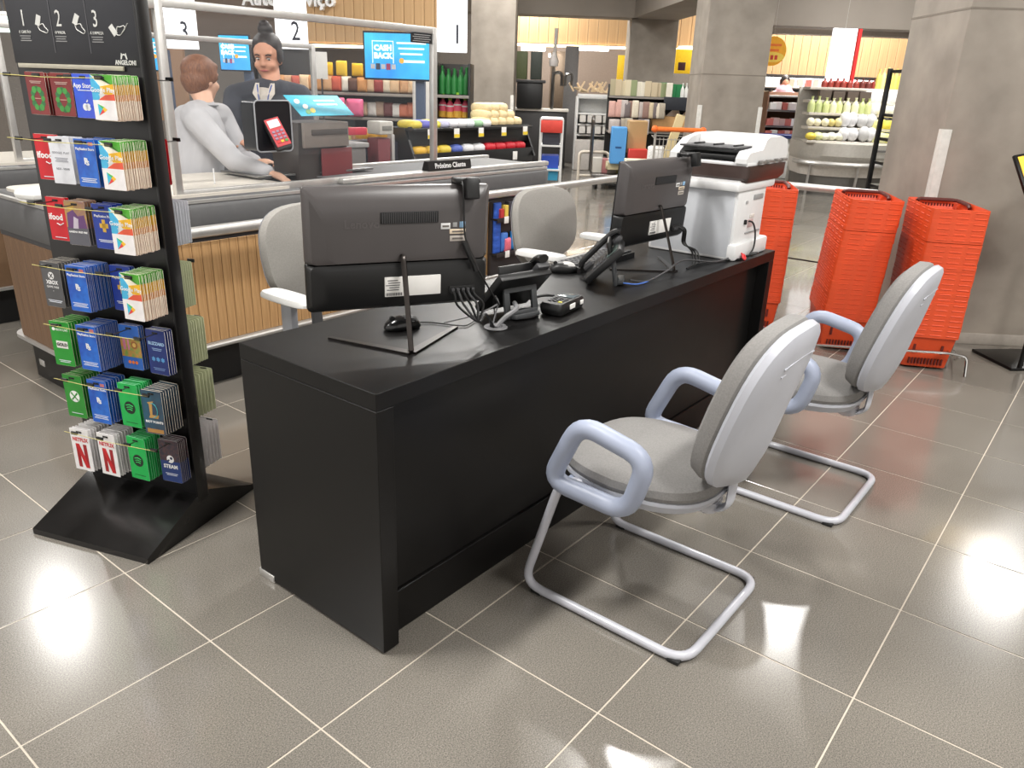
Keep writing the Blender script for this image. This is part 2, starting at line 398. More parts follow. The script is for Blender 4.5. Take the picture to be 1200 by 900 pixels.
# ---------------------------------------------------------------- cables
cablemat = mat('black_cable', (22, 22, 23), .5); cablegrey = mat('grey_cable', (120, 120, 122), .5)
def cable(label, pts, r=.003, m=None, name='cable', k=6):
    return tag(B().tube(smooth_path(pts, k), r, 7).o(name, m or cablemat), label, 'cable')
def L1(x, y, z): return pc1.matrix_basis @ (T1 @ Vector((x, y, z)))
def L2(x, y, z): return pc2.matrix_basis @ (Matrix.Translation((0, .017, 0)) @ T1 @ Vector((x, y, z)))
cable('thin black webcam cable hanging down the back of the nearer computer', [L1(.165, .02, .345), L1(.163, -.003, .322), L1(.166, -.006, .25), L1(.172, -.01, .19), L1(.2, -.02, .12), (.56, .10, .84), (.62, .16, .84), (.66, .2, .80), (.66, .19, Z+.008)], .0026)
cable('thick wrapped cable bundle down the side of the nearer display', [L1(.168, -.008, .185), L1(.178, -.012, .16), L1(.193, -.014, .13), L1(.203, -.014, .105)], .009, name='cable_bundle')
for i in range(5):
    x = .142+i*.0145
    cable('dark computer cable running from the nearer display ports to the desk grommet', [L1(x, -.006, .045), L1(x+.002, -.016, .035), L1(x+.012+.004*i, -.018, .005), L1(.215, -.02, -.045), Vector((.53, .125, Z+.06)), Vector((.565, .135, Z+.035)), Vector((.592, .14+.003*i, Z+.004))], .0034, darkgrey if i % 2 else cablemat, 'computer_cable')
for o in C.objects:
    if o.name.startswith('computer_cable'): o['group'] = 'cables into the desk grommet'
cable('grey spiral wrapped cable from the phone stand to the desk grommet', [(.60, .137, Z+.004), (.625, .125, Z+.03), (.665, .115, Z+.05), (.70, .15, Z+.055)], .0075, cablegrey, 'wrapped_cable')
cable('pale thin cable looping beside the nearer desk phone', [(.59, .145, Z+.004), (.60, .14, Z+.05), (.595, .13, Z+.075), (.565, .13, Z+.07), (.52, .16, Z+.05), (.48, .24, Z+.02)], .0022, cablegrey)
cable('thin black mouse cable lying on the desk behind the grommet', [(.435, .335, Z+.008), (.49, .31, Z+.004), (.53, .22, Z+.004), (.56, .21, Z+.005), (.63, .24, Z+.004), (.7, .3, Z+.004)], .002)
cable('short black cable lying between card reader and phone', [(.80, .25, Z+.02), (.88, .235, Z+.018), (.955, .225, Z+.018), (.99, .205, Z+.014)], .0045)
cable('black lead joining the phone stand and card reader', [(.70, .14, Z+.006), (.75, .12, Z+.006), (.79, .118, Z+.012)], .003)
cable('grey network cable from farther phone towards the printer', [(1.36, .13, Z+.02), (1.44, .10, Z+.008), (1.56, .085, Z+.03), (1.70, .09, Z+.05), (1.9, .05, Z+.02), (2.05, .055, Z+.012), (2.14, .07, Z+.016)], .0036, darkgrey)
cable('blue network cable lying behind the farther desk phone', [(1.33, .14, Z+.012), (1.37, .11, Z+.006), (1.43, .10, Z+.006), (1.48, .10, Z+.01)], .003, K((70, 110, 190)))
cable('black power cable curving from the printer back onto the desk', [(2.205, .055, Z+.155), (2.215, .03, Z+.15), (2.235, .02, Z+.10), (2.215, .012, Z+.04), (2.17, .02, Z+.008), (2.1, .03, Z+.006), (2.0, .08, Z+.006), (1.85, .11, Z+.006), (1.76, .10, Z+.006)], .004)
cable('small black cable coil by red tag at the printer foot', [(2.17, .02, Z+.012), (2.24, .0, Z+.018), (2.27, .02, Z+.012), (2.22, .04, Z+.01), (2.16, .03, Z+.014)], .004)
for i in range(3):
    cable('black cable hanging from the ports of the farther computer', [L2(.17+i*.013, -.002, .05), L2(.185+i*.012, -.02, .035), L2(.20+i*.01, -.022, -.02), (1.92-.02*i, .14, Z+.05), (1.90-.03*i, .11, Z+.006)], .0036, None, 'display_cable')['group'] = 'cables behind the farther computer'
tg = thing('cable_tag', 'small red tag tied round the cable beside the printer', 'tag', (2.13, .018, Z+.0))
B().lathe([(0, 0), (.014, 0), (.016, .003), (.014, .007), (.006, .008), (.006, .004), (0, .004)], 14, M=TM((0, 0, .012), rx=R(60))).o('tag_disc', K((226, 66, 70)), tg)
B().tube([(0, 0, .012), (.004, .006, .02), (.002, .012, .03)], .003, 6).o('tag_tie', K((226, 66, 70)), tg)

# ---------------------------------------------------------------- desk phones (+y towards the user)
def phone(label, loc, rz):
    t = thing('desk_phone', label, 'phone', (loc[0], loc[1], Z), rz)
    T = Matrix.Translation((0, .045, .078)) @ Matrix.Rotation(R(-46), 4, 'X') @ Matrix.Rotation(math.pi, 4, 'Z')                       # keypad plate leans back onto its stand
    B().box((0, .0, .0), (.205, .175, .026), .007, M=T).o('phone_body', blackplastic, t)
    B().box((.03, .05, .0145), (.11, .05, .004), .001, M=T).o('display', mat('phone_screen', (70, 82, 78), .2), t)
    kp = B()
    for i in range(4):
        for j in range(3): kp.box((.01+j*.022, .012-i*.016, .0145), (.017, .011, .004), .001, M=T, seg=1)
    kp.o('keypad', darkgrey, t)['kind'] = 'stuff'
    H = TM((-.075, .02, .026), rx=0)
    B().tube([T @ Vector(p) for p in smooth_path([(-.078, -.095, .03), (-.078, -.08, .046), (-.078, 0, .05), (-.078, .08, .05), (-.078, .105, .034)], 4)], [.02, .024]+[.019]*13+[.024, .021][:2], 10, sx=.62, up=(0, .5, 1)).o('handset', blackplastic, t)
    for y in (-.07, .075): B().box((-.078, y, .02), (.05, .04, .02), .005, M=T).o('cradle', darkgrey, t)
    S = TM((0, .0, .0), rx=R(-10))
    st = B()
    st.box((-.055, 0, .055), (.022, .012, .11), .003, M=S).box((.055, 0, .055), (.022, .012, .11), .003, M=S).box((0, 0, .1), (.13, .014, .04), .004, M=S).box((0, -.0, .012), (.13, .014, .024), .003, M=S)
    st.box((0, -.018, .008), (.10, .03, .016), .004, M=S)
    st.o('phone_stand', mat('phone_stand_grey', (64, 66, 68), .45), t)
    B().box((.0, -.002, .12), (.035, .004, .016), .001, M=S).o('maker_plate', K((150, 150, 152)), t)
    B().box((.0, .0085, .14), (.14, .012, .05), .004, M=S).o('rear_cover', blackplastic, t)
    return t
phone('black desk phone propped on grey stand beside the desk grommet', (.745, .155), R(-12))
phone('black desk phone with curved handset in front of the farther computer', (1.36, .19), R(30))

# ---------------------------------------------------------------- payment terminals
def terminal(t, dark=True):
    B().loft([[(x, y, z) for x, y in rr(w, l, r, 3)] for w, l, r, z in ((.074, .165, .014, .0), (.08, .172, .016, .012), (.08, .172, .016, .026), (.07, .16, .014, .036))]).o('terminal_body', blackplastic, t)
    B().box((0, .04, .037), (.056, .05, .003), .001).o('display', mat('terminal_screen', (92, 100, 104), .15), t)
    for i in range(4):
        for j in range(3): B().box((-.018+j*.018, -.005-i*.015, .037), (.012, .009, .004), .001, seg=1).o('key', K((210, 200, 90)) if (i, j) == (3, 2) else darkgrey, t)
    return t
tr = terminal(thing('card_reader', 'black card reader with grey screen lying near the desk front edge', 'card reader', (.90, .11, Z+.004), R(-83)))
B().box((.0425, -.01, .02), (.003, .035, .016), .0008).o('white_label', paper, tr); B().box((.0425, .055, .02), (.003, .02, .014), .0008).o('white_label', paper, tr)
B().box((0, 0, .0), (.05, .12, .008), .002).o('rubber_pad', rubber, tr)

# ---------------------------------------------------------------- mice and keyboard
def mouse(label, loc, rz, m, m2):
    t = thing('computer_mouse', label, 'mouse', (loc[0], loc[1], Z), rz)
    B().pillow(se(.062, .112, 2.4), [(.9, 0), (1, .006), (1, .014), (.93, .024), (.75, .033), (.4, .038), (.01, .039)], f=lambda x, y, z: (x, y, z*(1-.25*(y/.06)**2))).o('mouse_shell', m, t)
    B().pillow(se(.05, .07, 2.4), [(1, .028), (.85, .035), (.5, .0392), (.01, .0402)], f=lambda x, y, z: (x, y+.012, z*(1-.25*(y/.06)**2))).o('palm_rest', m2, t)
    B().cyl((-.004, -.032, .034), (.004, -.032, .034), .008, n=12).o('scroll_wheel', rubber, t)
    return t
mouse('glossy black computer mouse behind the nearer computer stand', (.40, .33), R(-110), mat('gloss_black', (20, 20, 21), .18), blackplastic)
mouse('black mouse with pale grey top beside the keyboard', (1.36, .43), R(-140), blackplastic, K((190, 188, 186)))
kb = thing('keyboard', 'black computer keyboard lying in front of the farther computer', 'keyboard', (1.60, .44, Z), R(182))
B().loft([[(x, y, z+(y+.07)*.06*k) for x, y in rr(.44, .145, .01, 2)] for z, k in ((0, 0), (.012, 1), (.016, 1))]).o('keyboard_base', blackplastic, kb)
for i in range(5):
    for j in range(14): 
        q = B().box((-.195+j*.0295, -.05+i*.025, .021+i*.0016), (.022, .019, .008), .002, seg=1).o('key', darkgrey, kb) if (i, j) == (0, 0) else ob('key', q.data, kb, (j*.0295, i*.025, i*.0016))

# ---------------------------------------------------------------- office printer
t = thing('office_printer', 'tall white multifunction printer with scanner on top, far end of the black desk', 'printer', (2.065, .05, Z), 0)
pw = mat('printer_white', (226, 226, 226), .42, var=.02); pg = mat('printer_grey_side', (196, 199, 204), .45, var=.02)
B().box((.155, .2, .175), (.30, .40, .335), .008).o('printer_body', pw, t)
B().box((.0005, .2, .168), (.012, .375, .318), .005).o('side_cover', pg, t)['label'] = 'pale grey side cover'
B().box((.175, .19, .035), (.36, .42, .07), .01).o('paper_tray', pw, t)
B().box((.17, .198, .31), (.40, .42, .04), .012).o('scanner_base', pw, t)
sb = B().loft([[(x, y, z) for x, y in rr(w, l, .03, 3)] for w, l, z in ((.40, .35, .325), (.44, .375, .345), (.442, .378, .395))], M=TM((.215, .16, 0))).o('scanner_band', mat('printer_brown_band', (64, 50, 46), .4), t)
sb['label'] = 'dark brown scanner band'
B().box((.215, .16, .40), (.43, .365, .018), .006).o('scanner_lid', pw, t)
# document feeder: sloped housing open on the user's left
B().loft([[(x, 0, z) for x, z in [(-.0, .405), (.44, .405), (.45, .43), (.43, .49), (.36, .505), (.22, .505), (.19, .495), (.16, .455), (.03, .447), (.0, .425)]],
          [(x, .05, z) for x, z in [(-.0, .405), (.44, .405), (.45, .43), (.43, .495), (.36, .51), (.22, .51), (.19, .50), (.16, .46), (.03, .452), (.0, .425)]]], M=TM((-.01, -.02, 0))).o('feeder_end', pw, t)
B().loft([[(x, .05, z) for x, z in [(.17, .41), (.45, .41), (.45, .43), (.43, .495), (.36, .51), (.22, .51), (.19, .50)]],
          [(x, .31, z) for x, z in [(.17, .41), (.45, .41), (.45, .43), (.43, .495), (.36, .51), (.22, .51), (.19, .50)]]], M=TM((-.01, -.02, 0))).o('document_feeder', pw, t)
B().loft([[(x, .31, z) for x, z in [(.0, .405), (.45, .405), (.45, .43), (.43, .495), (.36, .51), (.22, .51), (.10, .49), (.0, .43)]],
          [(x, .35, z) for x, z in [(.0, .405), (.45, .405), (.45, .43), (.43, .49), (.36, .505), (.22, .505), (.10, .485), (.0, .43)]]], M=TM((-.01, -.02, 0))).o('feeder_end', pw, t)
B().box((.08, .165, .425), (.16, .26, .02), .004).o('output_tray', blackplastic, t)
B().box((.085, .165, .462), (.19, .25, .008), .003, M=TM()).o('input_tray', darkgrey, t)
for y in (.07, .16, .25): B().box((.10, y, .469), (.10, .008, .008), .003).o('paper_guide', blackplastic, t)
hg = B()
for x, l in ((.12, .05), (.2, .06), (.29, .04), (.36, .05)): hg.box((x, -.036, .409), (l, .02, .012), .003)
hg.o('hinge_cover', K((120, 116, 112)), t)['kind'] = 'stuff'
B().box((.22, -.001, .255), (.10, .006, .022), .002).o('vent', K((150, 150, 150)), t)
B().box((.10, -.001, .24), (.02, .006, .012), .001).o('vent', K((170, 170, 170)), t)
B().box((.175, -.001, .175), (.045, .004, .016), .001).o('rating_sticker', K((212, 204, 198)), t)
B().box((.165, -.001, .145), (.055, .004, .034), .001).o('rating_sticker', K((196, 170, 168)), t)
B().box((.2, -.001, .105), (.16, .008, .006), .001).o('cover_seam', K((150, 150, 150)), t)
B().box((.105, -.003, .155), (.014, .014, .02), .002).o('power_socket', rubber, t)

# ---------------------------------------------------------------- visitor chairs (origin on the floor, +y is the way they face)
def visitor_chair(label, loc, rz):
    t = thing('visitor_chair', label, 'chair', (loc[0], loc[1], 0), rz, None)
    h = .245
    pts = [(-h+.05, .05, .405), (-h+.012, .165, .40), (-h, .272, .014), (-h, -.27, .014), (h, -.27, .014), (h, .272, .014), (h-.012, .165, .40), (h-.05, .05, .405)]
    B().tube(fillet(pts, .07, 6), .0135, 12).o('cantilever_frame', tubepaint, t)
    for x, y in ((-h, .22), (h, .22), (-h, -.24), (h, -.24)):
        B().box((x, y, .006), (.024, .036, .012), .003).o('foot_pad', rubber, t)
    out = [(x*(1-.08*(y > 0)*(y/.25)+.10*(y < 0)*(y/.25)), y+.01) for x, y in se(.47, .47, 3.0, 36)]
    B().pillow(out, [(.3, .372), (.8, .376), (.94, .388), (1.0, .412), (.99, .42), (.5, .42)]).o('seat_shell', shellplastic, t)
    B().pillow(out, [(.5, .418), (.965, .419), (.985, .433), (.96, .452), (.86, .467), (.6, .475), (.3, .474), (.01, .473)],
               f=lambda x, y, z: (x, y, z-.05*max(0, (y-.12))**1*max(0, (y-.12))/.12*.6 if z > .44 else z)).o('seat_cushion', greyfabric, t)
    # backrest, bent and leaning back
    T = TM((0, -.228, .462), rx=R(15.5))
    bo = [(x, z+.232) for x, z in [(x*(1-.06*max(0, z/.25)), z) for x, z in se(.405, .464, 3.0, 40)]]
    bend = lambda x, z, y: (x, y-.35*x*x*-1, z)
    B().pillow(bo, [(.4, .012), (.96, .012), (1.0, .022), (1.0, .034), (.965, .060), (.85, .074), (.5, .079), (.01, .079)], M=T, f=bend).o('back_cushion', greyfabric, t)
    def bend2(x, z, y):
        sp = math.exp(-(x/.075)**2)*.02*max(0, min(1, (.42-z)/.3)) if y < -.012 else 0
        return (x, y+.35*x*x-sp, z)
    B().pillow(bo, [(.5, .014), (.99, .014), (1.012, .006), (1.0, -.012), (.95, -.02), (.8, -.026), (.6, -.03), (.4, -.032), (.2, -.033), (.01, -.033)], M=T, f=bend2).o('back_shell', shellplastic, t)
    for i in range(2):
        B().tube([T @ Vector((x, -.0285+.3*x*x, .36+.022*i+.012*(1-(x/.1)**2))) for x in (-.1, -.06, 0, .06, .1)], .0025, 6).o('shell_rib', shellplastic, t)
    br = [(0, -.235, .50), (0, -.238, .42), (0, -.235, .372), (0, -.21, .352), (0, -.15, .352), (0, .05, .385)]
    B().tube(smooth_path(fillet(br, .02, 3), 2), .0085, 8, sx=3.2, up=(1, 0, 0)).o('back_bracket', shellplastic, t)
    B().loft([[(x, y, z) for x, y in rr(w, l, .02, 3)] for w, l, z in ((.05, .05, .334), (.075, .075, .345), (.075, .075, .375))], M=TM((0, -.17, 0))).o('bracket_cover', mat('milky_plastic', (206, 206, 212), .2, alpha=.6), t)
    for s in (-1, 1):
        x = s*.272
        lp = fillet([(x, .178, .412), (x*1.02, .088, .612), (x*1.02, -.118, .572), (x, -.072, .402)], .062, 6, True)
        B().tube(lp, .0265, 12, closed=True, sx=1.0, up=(1, 0, 0)).o('armrest', chairplastic, t)
        B().box((s*.235, .13, .40), (.075, .05, .018), .005).box((s*.235, -.04, .397), (.075, .05, .018), .005).o('arm_mount', chairplastic, t)
    return t
visitor_chair('pale grey cantilever visitor chair nearest the front, facing the black desk', (.735, -.36), R(0))
visitor_chair('pale grey cantilever visitor chair standing before the orange baskets', (1.735, -.445), R(0))

# ---------------------------------------------------------------- swivel chairs behind the desk
def swivel_chair(label, loc, rz, zb=.66):
    t = thing('swivel_chair', label, 'chair', (loc[0], loc[1], 0), rz, None)
    B().pillow(se(.49, .47, 3, 32), [(.6, .43), (.97, .435), (1, .46), (.97, .485), (.7, .5), (.01, .5)]).o('seat', greyfabric2, t)
    T = TM((0, -.24, zb-.02), rx=R(8))
    bo = [(x*(1-.05*max(0, -z/.2)), z+.16) for x, z in se(.53, .35, 3.2, 40)]
    bend = lambda x, z, y: (x, y+.5*x*x, z)
    B().pillow(bo, [(.4, -.01), (.95, -.01), (1, 0), (1, .015), (.97, .03), (.85, .04), (.01, .042)], M=T, f=bend).o('backrest', greyfabric2, t)
    B().pillow(bo, [(.01, -.03), (.7, -.028), (.97, -.012), (1, -.006)], M=T, f=bend).o('back_shell', shellplastic, t)
    B().tube(smooth_path([(0, -.26, zb+.1), (0, -.29, zb-.05), (0, -.25, .44), (0, -.05, .42)], 4), .012, 8, sx=2.2, up=(1, 0, 0)).o('back_bar', darkgrey, t)
    for s in (-1, 1):
        B().pillow(se(.085, .25, 4, 24), [(.8, 0), (1, .006), (1, .016), (.93, .026), (.6, .03), (.01, .031)], M=TM((s*.285, -.06, .715))).o('arm_pad', white, t)
        a = B().box((s*.285, -.06, .60), (.03, .06, .23), .008).o('arm_post', shellplastic, t)
        B().box((s*.24, -.06, .455), (.12, .06, .02), .005).o('arm_bracket', shellplastic, t)
        B().box((s*.285, -.06, .545), (.042, .075, .09), .012).o('arm_sleeve', chairplastic, t)
    B().cyl((0, 0, .12), (0, 0, .43), .025, n=16).o('gas_column', blackplastic, t)
    for i in range(5):
        a = R(72*i+20); d = Vector((math.cos(a), math.sin(a), 0))
        B().tube([d*.03+Vector((0, 0, .12)), d*.30+Vector((0, 0, .075))], [.022, .014], 8).o('base_arm', blackplastic, t)
        c = d*.3; B().cyl(c+Vector((-.012*d.y, .012*d.x, .03)), c+Vector((.012*d.y, -.012*d.x, .03)), .03, n=14).o('caster', rubber, t)
    return t
swivel_chair('grey swivel chair with white arm pads half hidden behind the nearer computer', (.70, .84), R(180), .69)
swivel_chair('grey swivel chair with white arm pads between two computers', (1.92, .70), R(184), .665)

# ---------------------------------------------------------------- stacked shopping baskets
LB, WB, SK = .50, .285, .029
def basket_mesh():
    b = B()
    def rg(k, z, o=0): return [(x, y, z) for x, y in rr(LB*k+o, WB*k+o, .022, 2)]
    b.loft([rg(.84, 0), rg(.93, .145), rg(.955, .178)], cap1=False)                      # tapered body
    b.loft([rg(.955, .178), rg(1, .181), rg(1, .21), rg(.985, .211), rg(.96, .19), rg(.90, .145), rg(.82, .006)], cap0=False)
    bump = lambda x, y, w, ax: b.box((x, y, .1955), (w, .006, .006) if ax else (.006, w, .006), .0025, seg=1)
    for s in (-1, 1):
        for u in (-.085, .0, .085): bump(s*LB/2, u+.012*s, .062, 0)
        for u in (-.19, -.09, .01, .11, .2): bump(u, s*WB/2, .06, 1)
    return b
base_b = basket_mesh().o('basket_mesh', orange); basket_me = base_b.data; bpy.data.objects.remove(base_b)
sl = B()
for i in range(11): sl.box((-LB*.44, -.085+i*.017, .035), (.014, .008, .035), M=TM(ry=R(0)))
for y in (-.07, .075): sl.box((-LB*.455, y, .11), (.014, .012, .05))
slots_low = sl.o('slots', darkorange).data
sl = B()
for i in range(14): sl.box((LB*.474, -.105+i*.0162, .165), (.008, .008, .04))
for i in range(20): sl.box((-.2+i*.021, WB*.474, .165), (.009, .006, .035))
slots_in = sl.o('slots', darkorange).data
for o in list(C.objects):
    if o.name.startswith('slots'): bpy.data.objects.remove(o)
def stack(cx, cy, rz, n, lean, where, gname):
    for i in range(n):
        z = i*SK; ctop, cbot = i == n-1, i == 0
        lb = ('topmost orange shopping basket with maroon handle, stack %s' if ctop else 'lowest orange shopping basket with slotted sides, stack %s' if cbot else 'orange shopping basket nested inside the stack %s') % where
        p = Vector((cx, cy, z+.012))+Vector((lean[0], lean[1], 0))*(z-.4)
        if 0 < i < n-1: p += Vector((rnd.uniform(-.0015, .0015), rnd.uniform(-.0015, .0015), 0))
        if i >= n-6: p.z += .004
        if ctop or cbot:
            t = thing('shopping_basket', lb, 'basket', p, rz)
            ob('basket_shell', basket_me, t)
            if cbot: s_ = ob('slots', slots_low, t); s_['kind'] = 'stuff'
            else:
                s_ = ob('slots', slots_in, t); s_['kind'] = 'stuff'
                hp = fillet([(.2, .10, .196), (.222, .085, .207), (.222, -.10, .207), (.195, -.118, .207), (.02, -.118, .204), (.0, -.118, .19)], .03, 4)
                B().tube(hp, .011, 8).o('handle', maroon, t)
        else:
            o = ob('shopping_basket', basket_me, None, p, (0, 0, rz)); tag(o, lb, 'basket', 'baskets nested in the ' + gname)
BR = R(27.6)
stack(3.79, -.44, BR, 24, (0, 0), 'against the concrete pillar corner', 'stack by the pillar')
stack(3.81, .0, BR, 24, (.035, -.05), 'leaning in the middle of three', 'middle stack')
stack(3.83, .585, BR, 24, (0, 0), 'behind the desk end and printer', 'stack behind the desk end')
t = thing('basket_frame', 'low chrome tube frame under the orange basket stacks', 'rack', (0, 0, 0))
ch = mat('chrome', (200, 198, 196), .18, metal=1)
fr = lambda pts, r=.008: B().tube(fillet(pts, .03, 4), r, 8).o('frame_tube', ch, t)
fr([(3.19, -.0, .118), (3.60, -.64, .118), (3.645, -.735, .105), (3.62, -.75, .0)])
fr([(3.5, .55, .1), (3.19, .0, .118)]); fr([(4.02, -.60, .118), (3.60, -.64, .118)], .007)
fr([(3.63, -.70, .10), (3.80, -.66, .03), (4.0, -.62, .03)], .006); fr([(4.02, -.60, 0), (4.02, -.60, .16)], .009)

# ---------------------------------------------------------------- sign stand at the right edge
t = thing('sign_stand', 'black floor sign stand on flat square base by the concrete pillar', 'sign', (4.17, -.94, 0), R(44))
B().box((0, 0, .009), (.35, .36, .018), .004).o('base_plate', black, t)
B().tube([(-.158, .117, .018), (-.158, .117, 1.06)], .013, 10).o('pole', black, t)
SM = Matrix.Translation((-.158, .117, 1.1)) @ Matrix.Rotation(BG-R(44), 4, 'Z') @ Matrix.Rotation(R(-30), 4, 'X') @ Matrix.Rotation(R(-14), 4, 'Y')
B().box((-.03, 0, .02), (.52, .02, .26), .003, M=SM).o('sign_frame', black, t)
B().box((-.03, -.012, .02), (.49, .004, .23), .001, M=SM).o('sign_face', K((250, 200, 60)), t)

# ---------------------------------------------------------------- gift card rack (x along the board, front faces -y)
RK = thing('gift_card_rack', 'tall black two sided gift card rack on a sloped black base', 'rack', (-.025, 1.165, 0), R(-70.5))
rackblack = mat('satin_black_board', (20, 19, 20), .3, var=.15, scale=5, rvar=.06)
B().box((0, 0, .87), (.455, .036, 1.6), .002).o('board', rackblack, RK)
B().loft([[(x, y, z) for y, z in ((-.268, 0), (.268, 0), (.268, .014), (.03, .115), (-.03, .115), (-.268, .02))] for x in (-.2345, .2345)]).o('sloped_base', mat('scuffed_black_base', (24, 23, 23), .22, var=.35, scale=5, detail=6, rvar=.14), RK)
B().box((.231, 0, .87), (.008, .05, 1.56), .002).o('edge_strip', rackblack, RK)
B().box((-.02, -.026, 1.434), (.38, .006, .012), .001).o('price_rail', mat('clear_rail', (196, 190, 172), .2, alpha=.7), RK)
hw = mat('header_white', (206, 206, 202), .6, var=.02)
hd = B().box((0, -.0195, 1.56), (.455, .003, .24), .0006).o('header_panel', mat('header_black', (33, 34, 40), .4, var=.06), RK)
Y0 = -.0218
for s, x, cap in (('1', -.170, 'O CARTÃO'), ('2', -.040, 'O VALOR'), ('3', .090, 'A SURPRESA')):
    txt(s, .06, hw, hd, (x, Y0, 1.556), sx=.72)
    txt(cap, .0105, hw, hd, (x, Y0, 1.522), sx=.8)
    ln = B()
    for i in range(3): ln.box((x, Y0, 1.512-i*.006), (.04-.006*(i == 1), .0006, .0024))
    ln.o('small_print', K((140, 140, 140)), hd)['kind'] = 'stuff'
def hand(x, z, a, f=1):
    M = TM((x, Y0, z), ry=a)
    b = B().front([(-.022, -.004), (-.006, -.004), (-.006, .024), (-.022, .024)], -.0004, .0004, M=M)
    b.o('card_icon', hw, hd)
    h = [(-.012, 0, -.004), (-.004, 0, -.012), (.01, 0, -.012), (.022, 0, -.01), (.024, 0, -.002), (.012, 0, .002), (.004, 0, .008), (-.003, 0, .003), (-.012, 0, -.004)]
    B().tube([M @ Vector(p) for p in smooth_path(h, 2)], .0011, 5).o('hand_icon', hw, hd)
hand(-.105, 1.538, R(22)); hand(.03, 1.54, R(30)); hand(.165, 1.53, R(-35))
B().tube([(.175, Y0, 1.522), (.188, Y0, 1.535), (.2, Y0, 1.548)], .0012, 5).o('hand_icon', hw, hd)
for x in (-.068, .0605): B().box((x, Y0, 1.545), (.0018, .0006, .15)).o('divider_line', K((96, 96, 100)), hd)
B().front([(-.012, -.008), (-.008, -.008), (-.004, .002), (.004, .002), (.008, -.008), (.012, -.008), (.008, .008), (.004, .004), (0, .006), (-.004, .004), (-.008, .008)], -.0004, .0004, M=TM((.172, Y0, 1.466))).o('emblem', hw, hd)
txt('ANGELONI', .0165, hw, hd, (.176, Y0, 1.449), sx=.86, bold=.0004)
for z in (1.418, 1.25, 1.07, .885, .70, .52, .335):
    for x in (-.13, -.025, .085, .19):
        for s in (-1, 1):
            if s == 1 and x != .19: continue
            B().tube([(x, s*.018, z-.012), (x, s*(.135 if s < 0 else .12), z-.012)], .0018, 5).o('hook', steel, RK)
            B().box((x, s*(.137 if s < 0 else .121), z-.008), (.026, .006, .011), .002).o('hook_end', blackplastic, RK)
    B().tube([(-.17, -.139, z-.0075), (.0, -.141, z-.012), (.2, -.139, z-.0095)], .0011, 5).o('price_wire', mat('yellow_wire', (190, 180, 110), .5), RK)

CW = .076
RM = RK.matrix_basis.copy()
pnum = {}
def prt(c, name, col, poly, lay=1, m=None):
    return B().front(poly, -.0008-.00025*lay, -.0006, ).o(name, m or K(col, .4), c)
def band(c, h, z0, z1, col, x0=-.5, x1=.5, lay=1, name='print_band', m=None):
    return prt(c, name, col, [(x0*CW+.0004, z0*h), (x1*CW-.0004, z0*h), (x1*CW-.0004, z1*h), (x0*CW+.0004, z1*h)], lay, m)
def star(n, r0, r1, cx, cz, a0=0):
    return [(cx+(r0 if i % 2 == 0 else r1)*math.sin(a0+math.pi*i/n), cz+(r0 if i % 2 == 0 else r1)*math.cos(a0+math.pi*i/n)) for i in range(2*n)]
def disc(r, cx, cz, n=22, e=1): return [(cx+r*math.cos(2*math.pi*i/n), cz+e*r*math.sin(2*math.pi*i/n)) for i in range(n)]
def t_(c, s, size, x, z, col=(245, 245, 245), bold=0, sx=1, lay=2): txt(s, size, K(col, .5), c, (x, -.0008-.00025*lay, z), sx=sx, bold=bold, ext=.0002)
def lines(c, h, z, n, col=(220, 225, 235), w=.6, dz=.035):
    b = B()
    for i in range(n): b.box((0, -.0013, (z-i*dz)*h), (CW*w*(1-.15*(i % 2)), .0004, .0022))
    b.o('small_print', K(col, .5), c)['kind'] = 'stuff'
psblue = mat('card_blue_glow', (28, 74, 178), .3, col2=(40, 120, 220), scale=22)
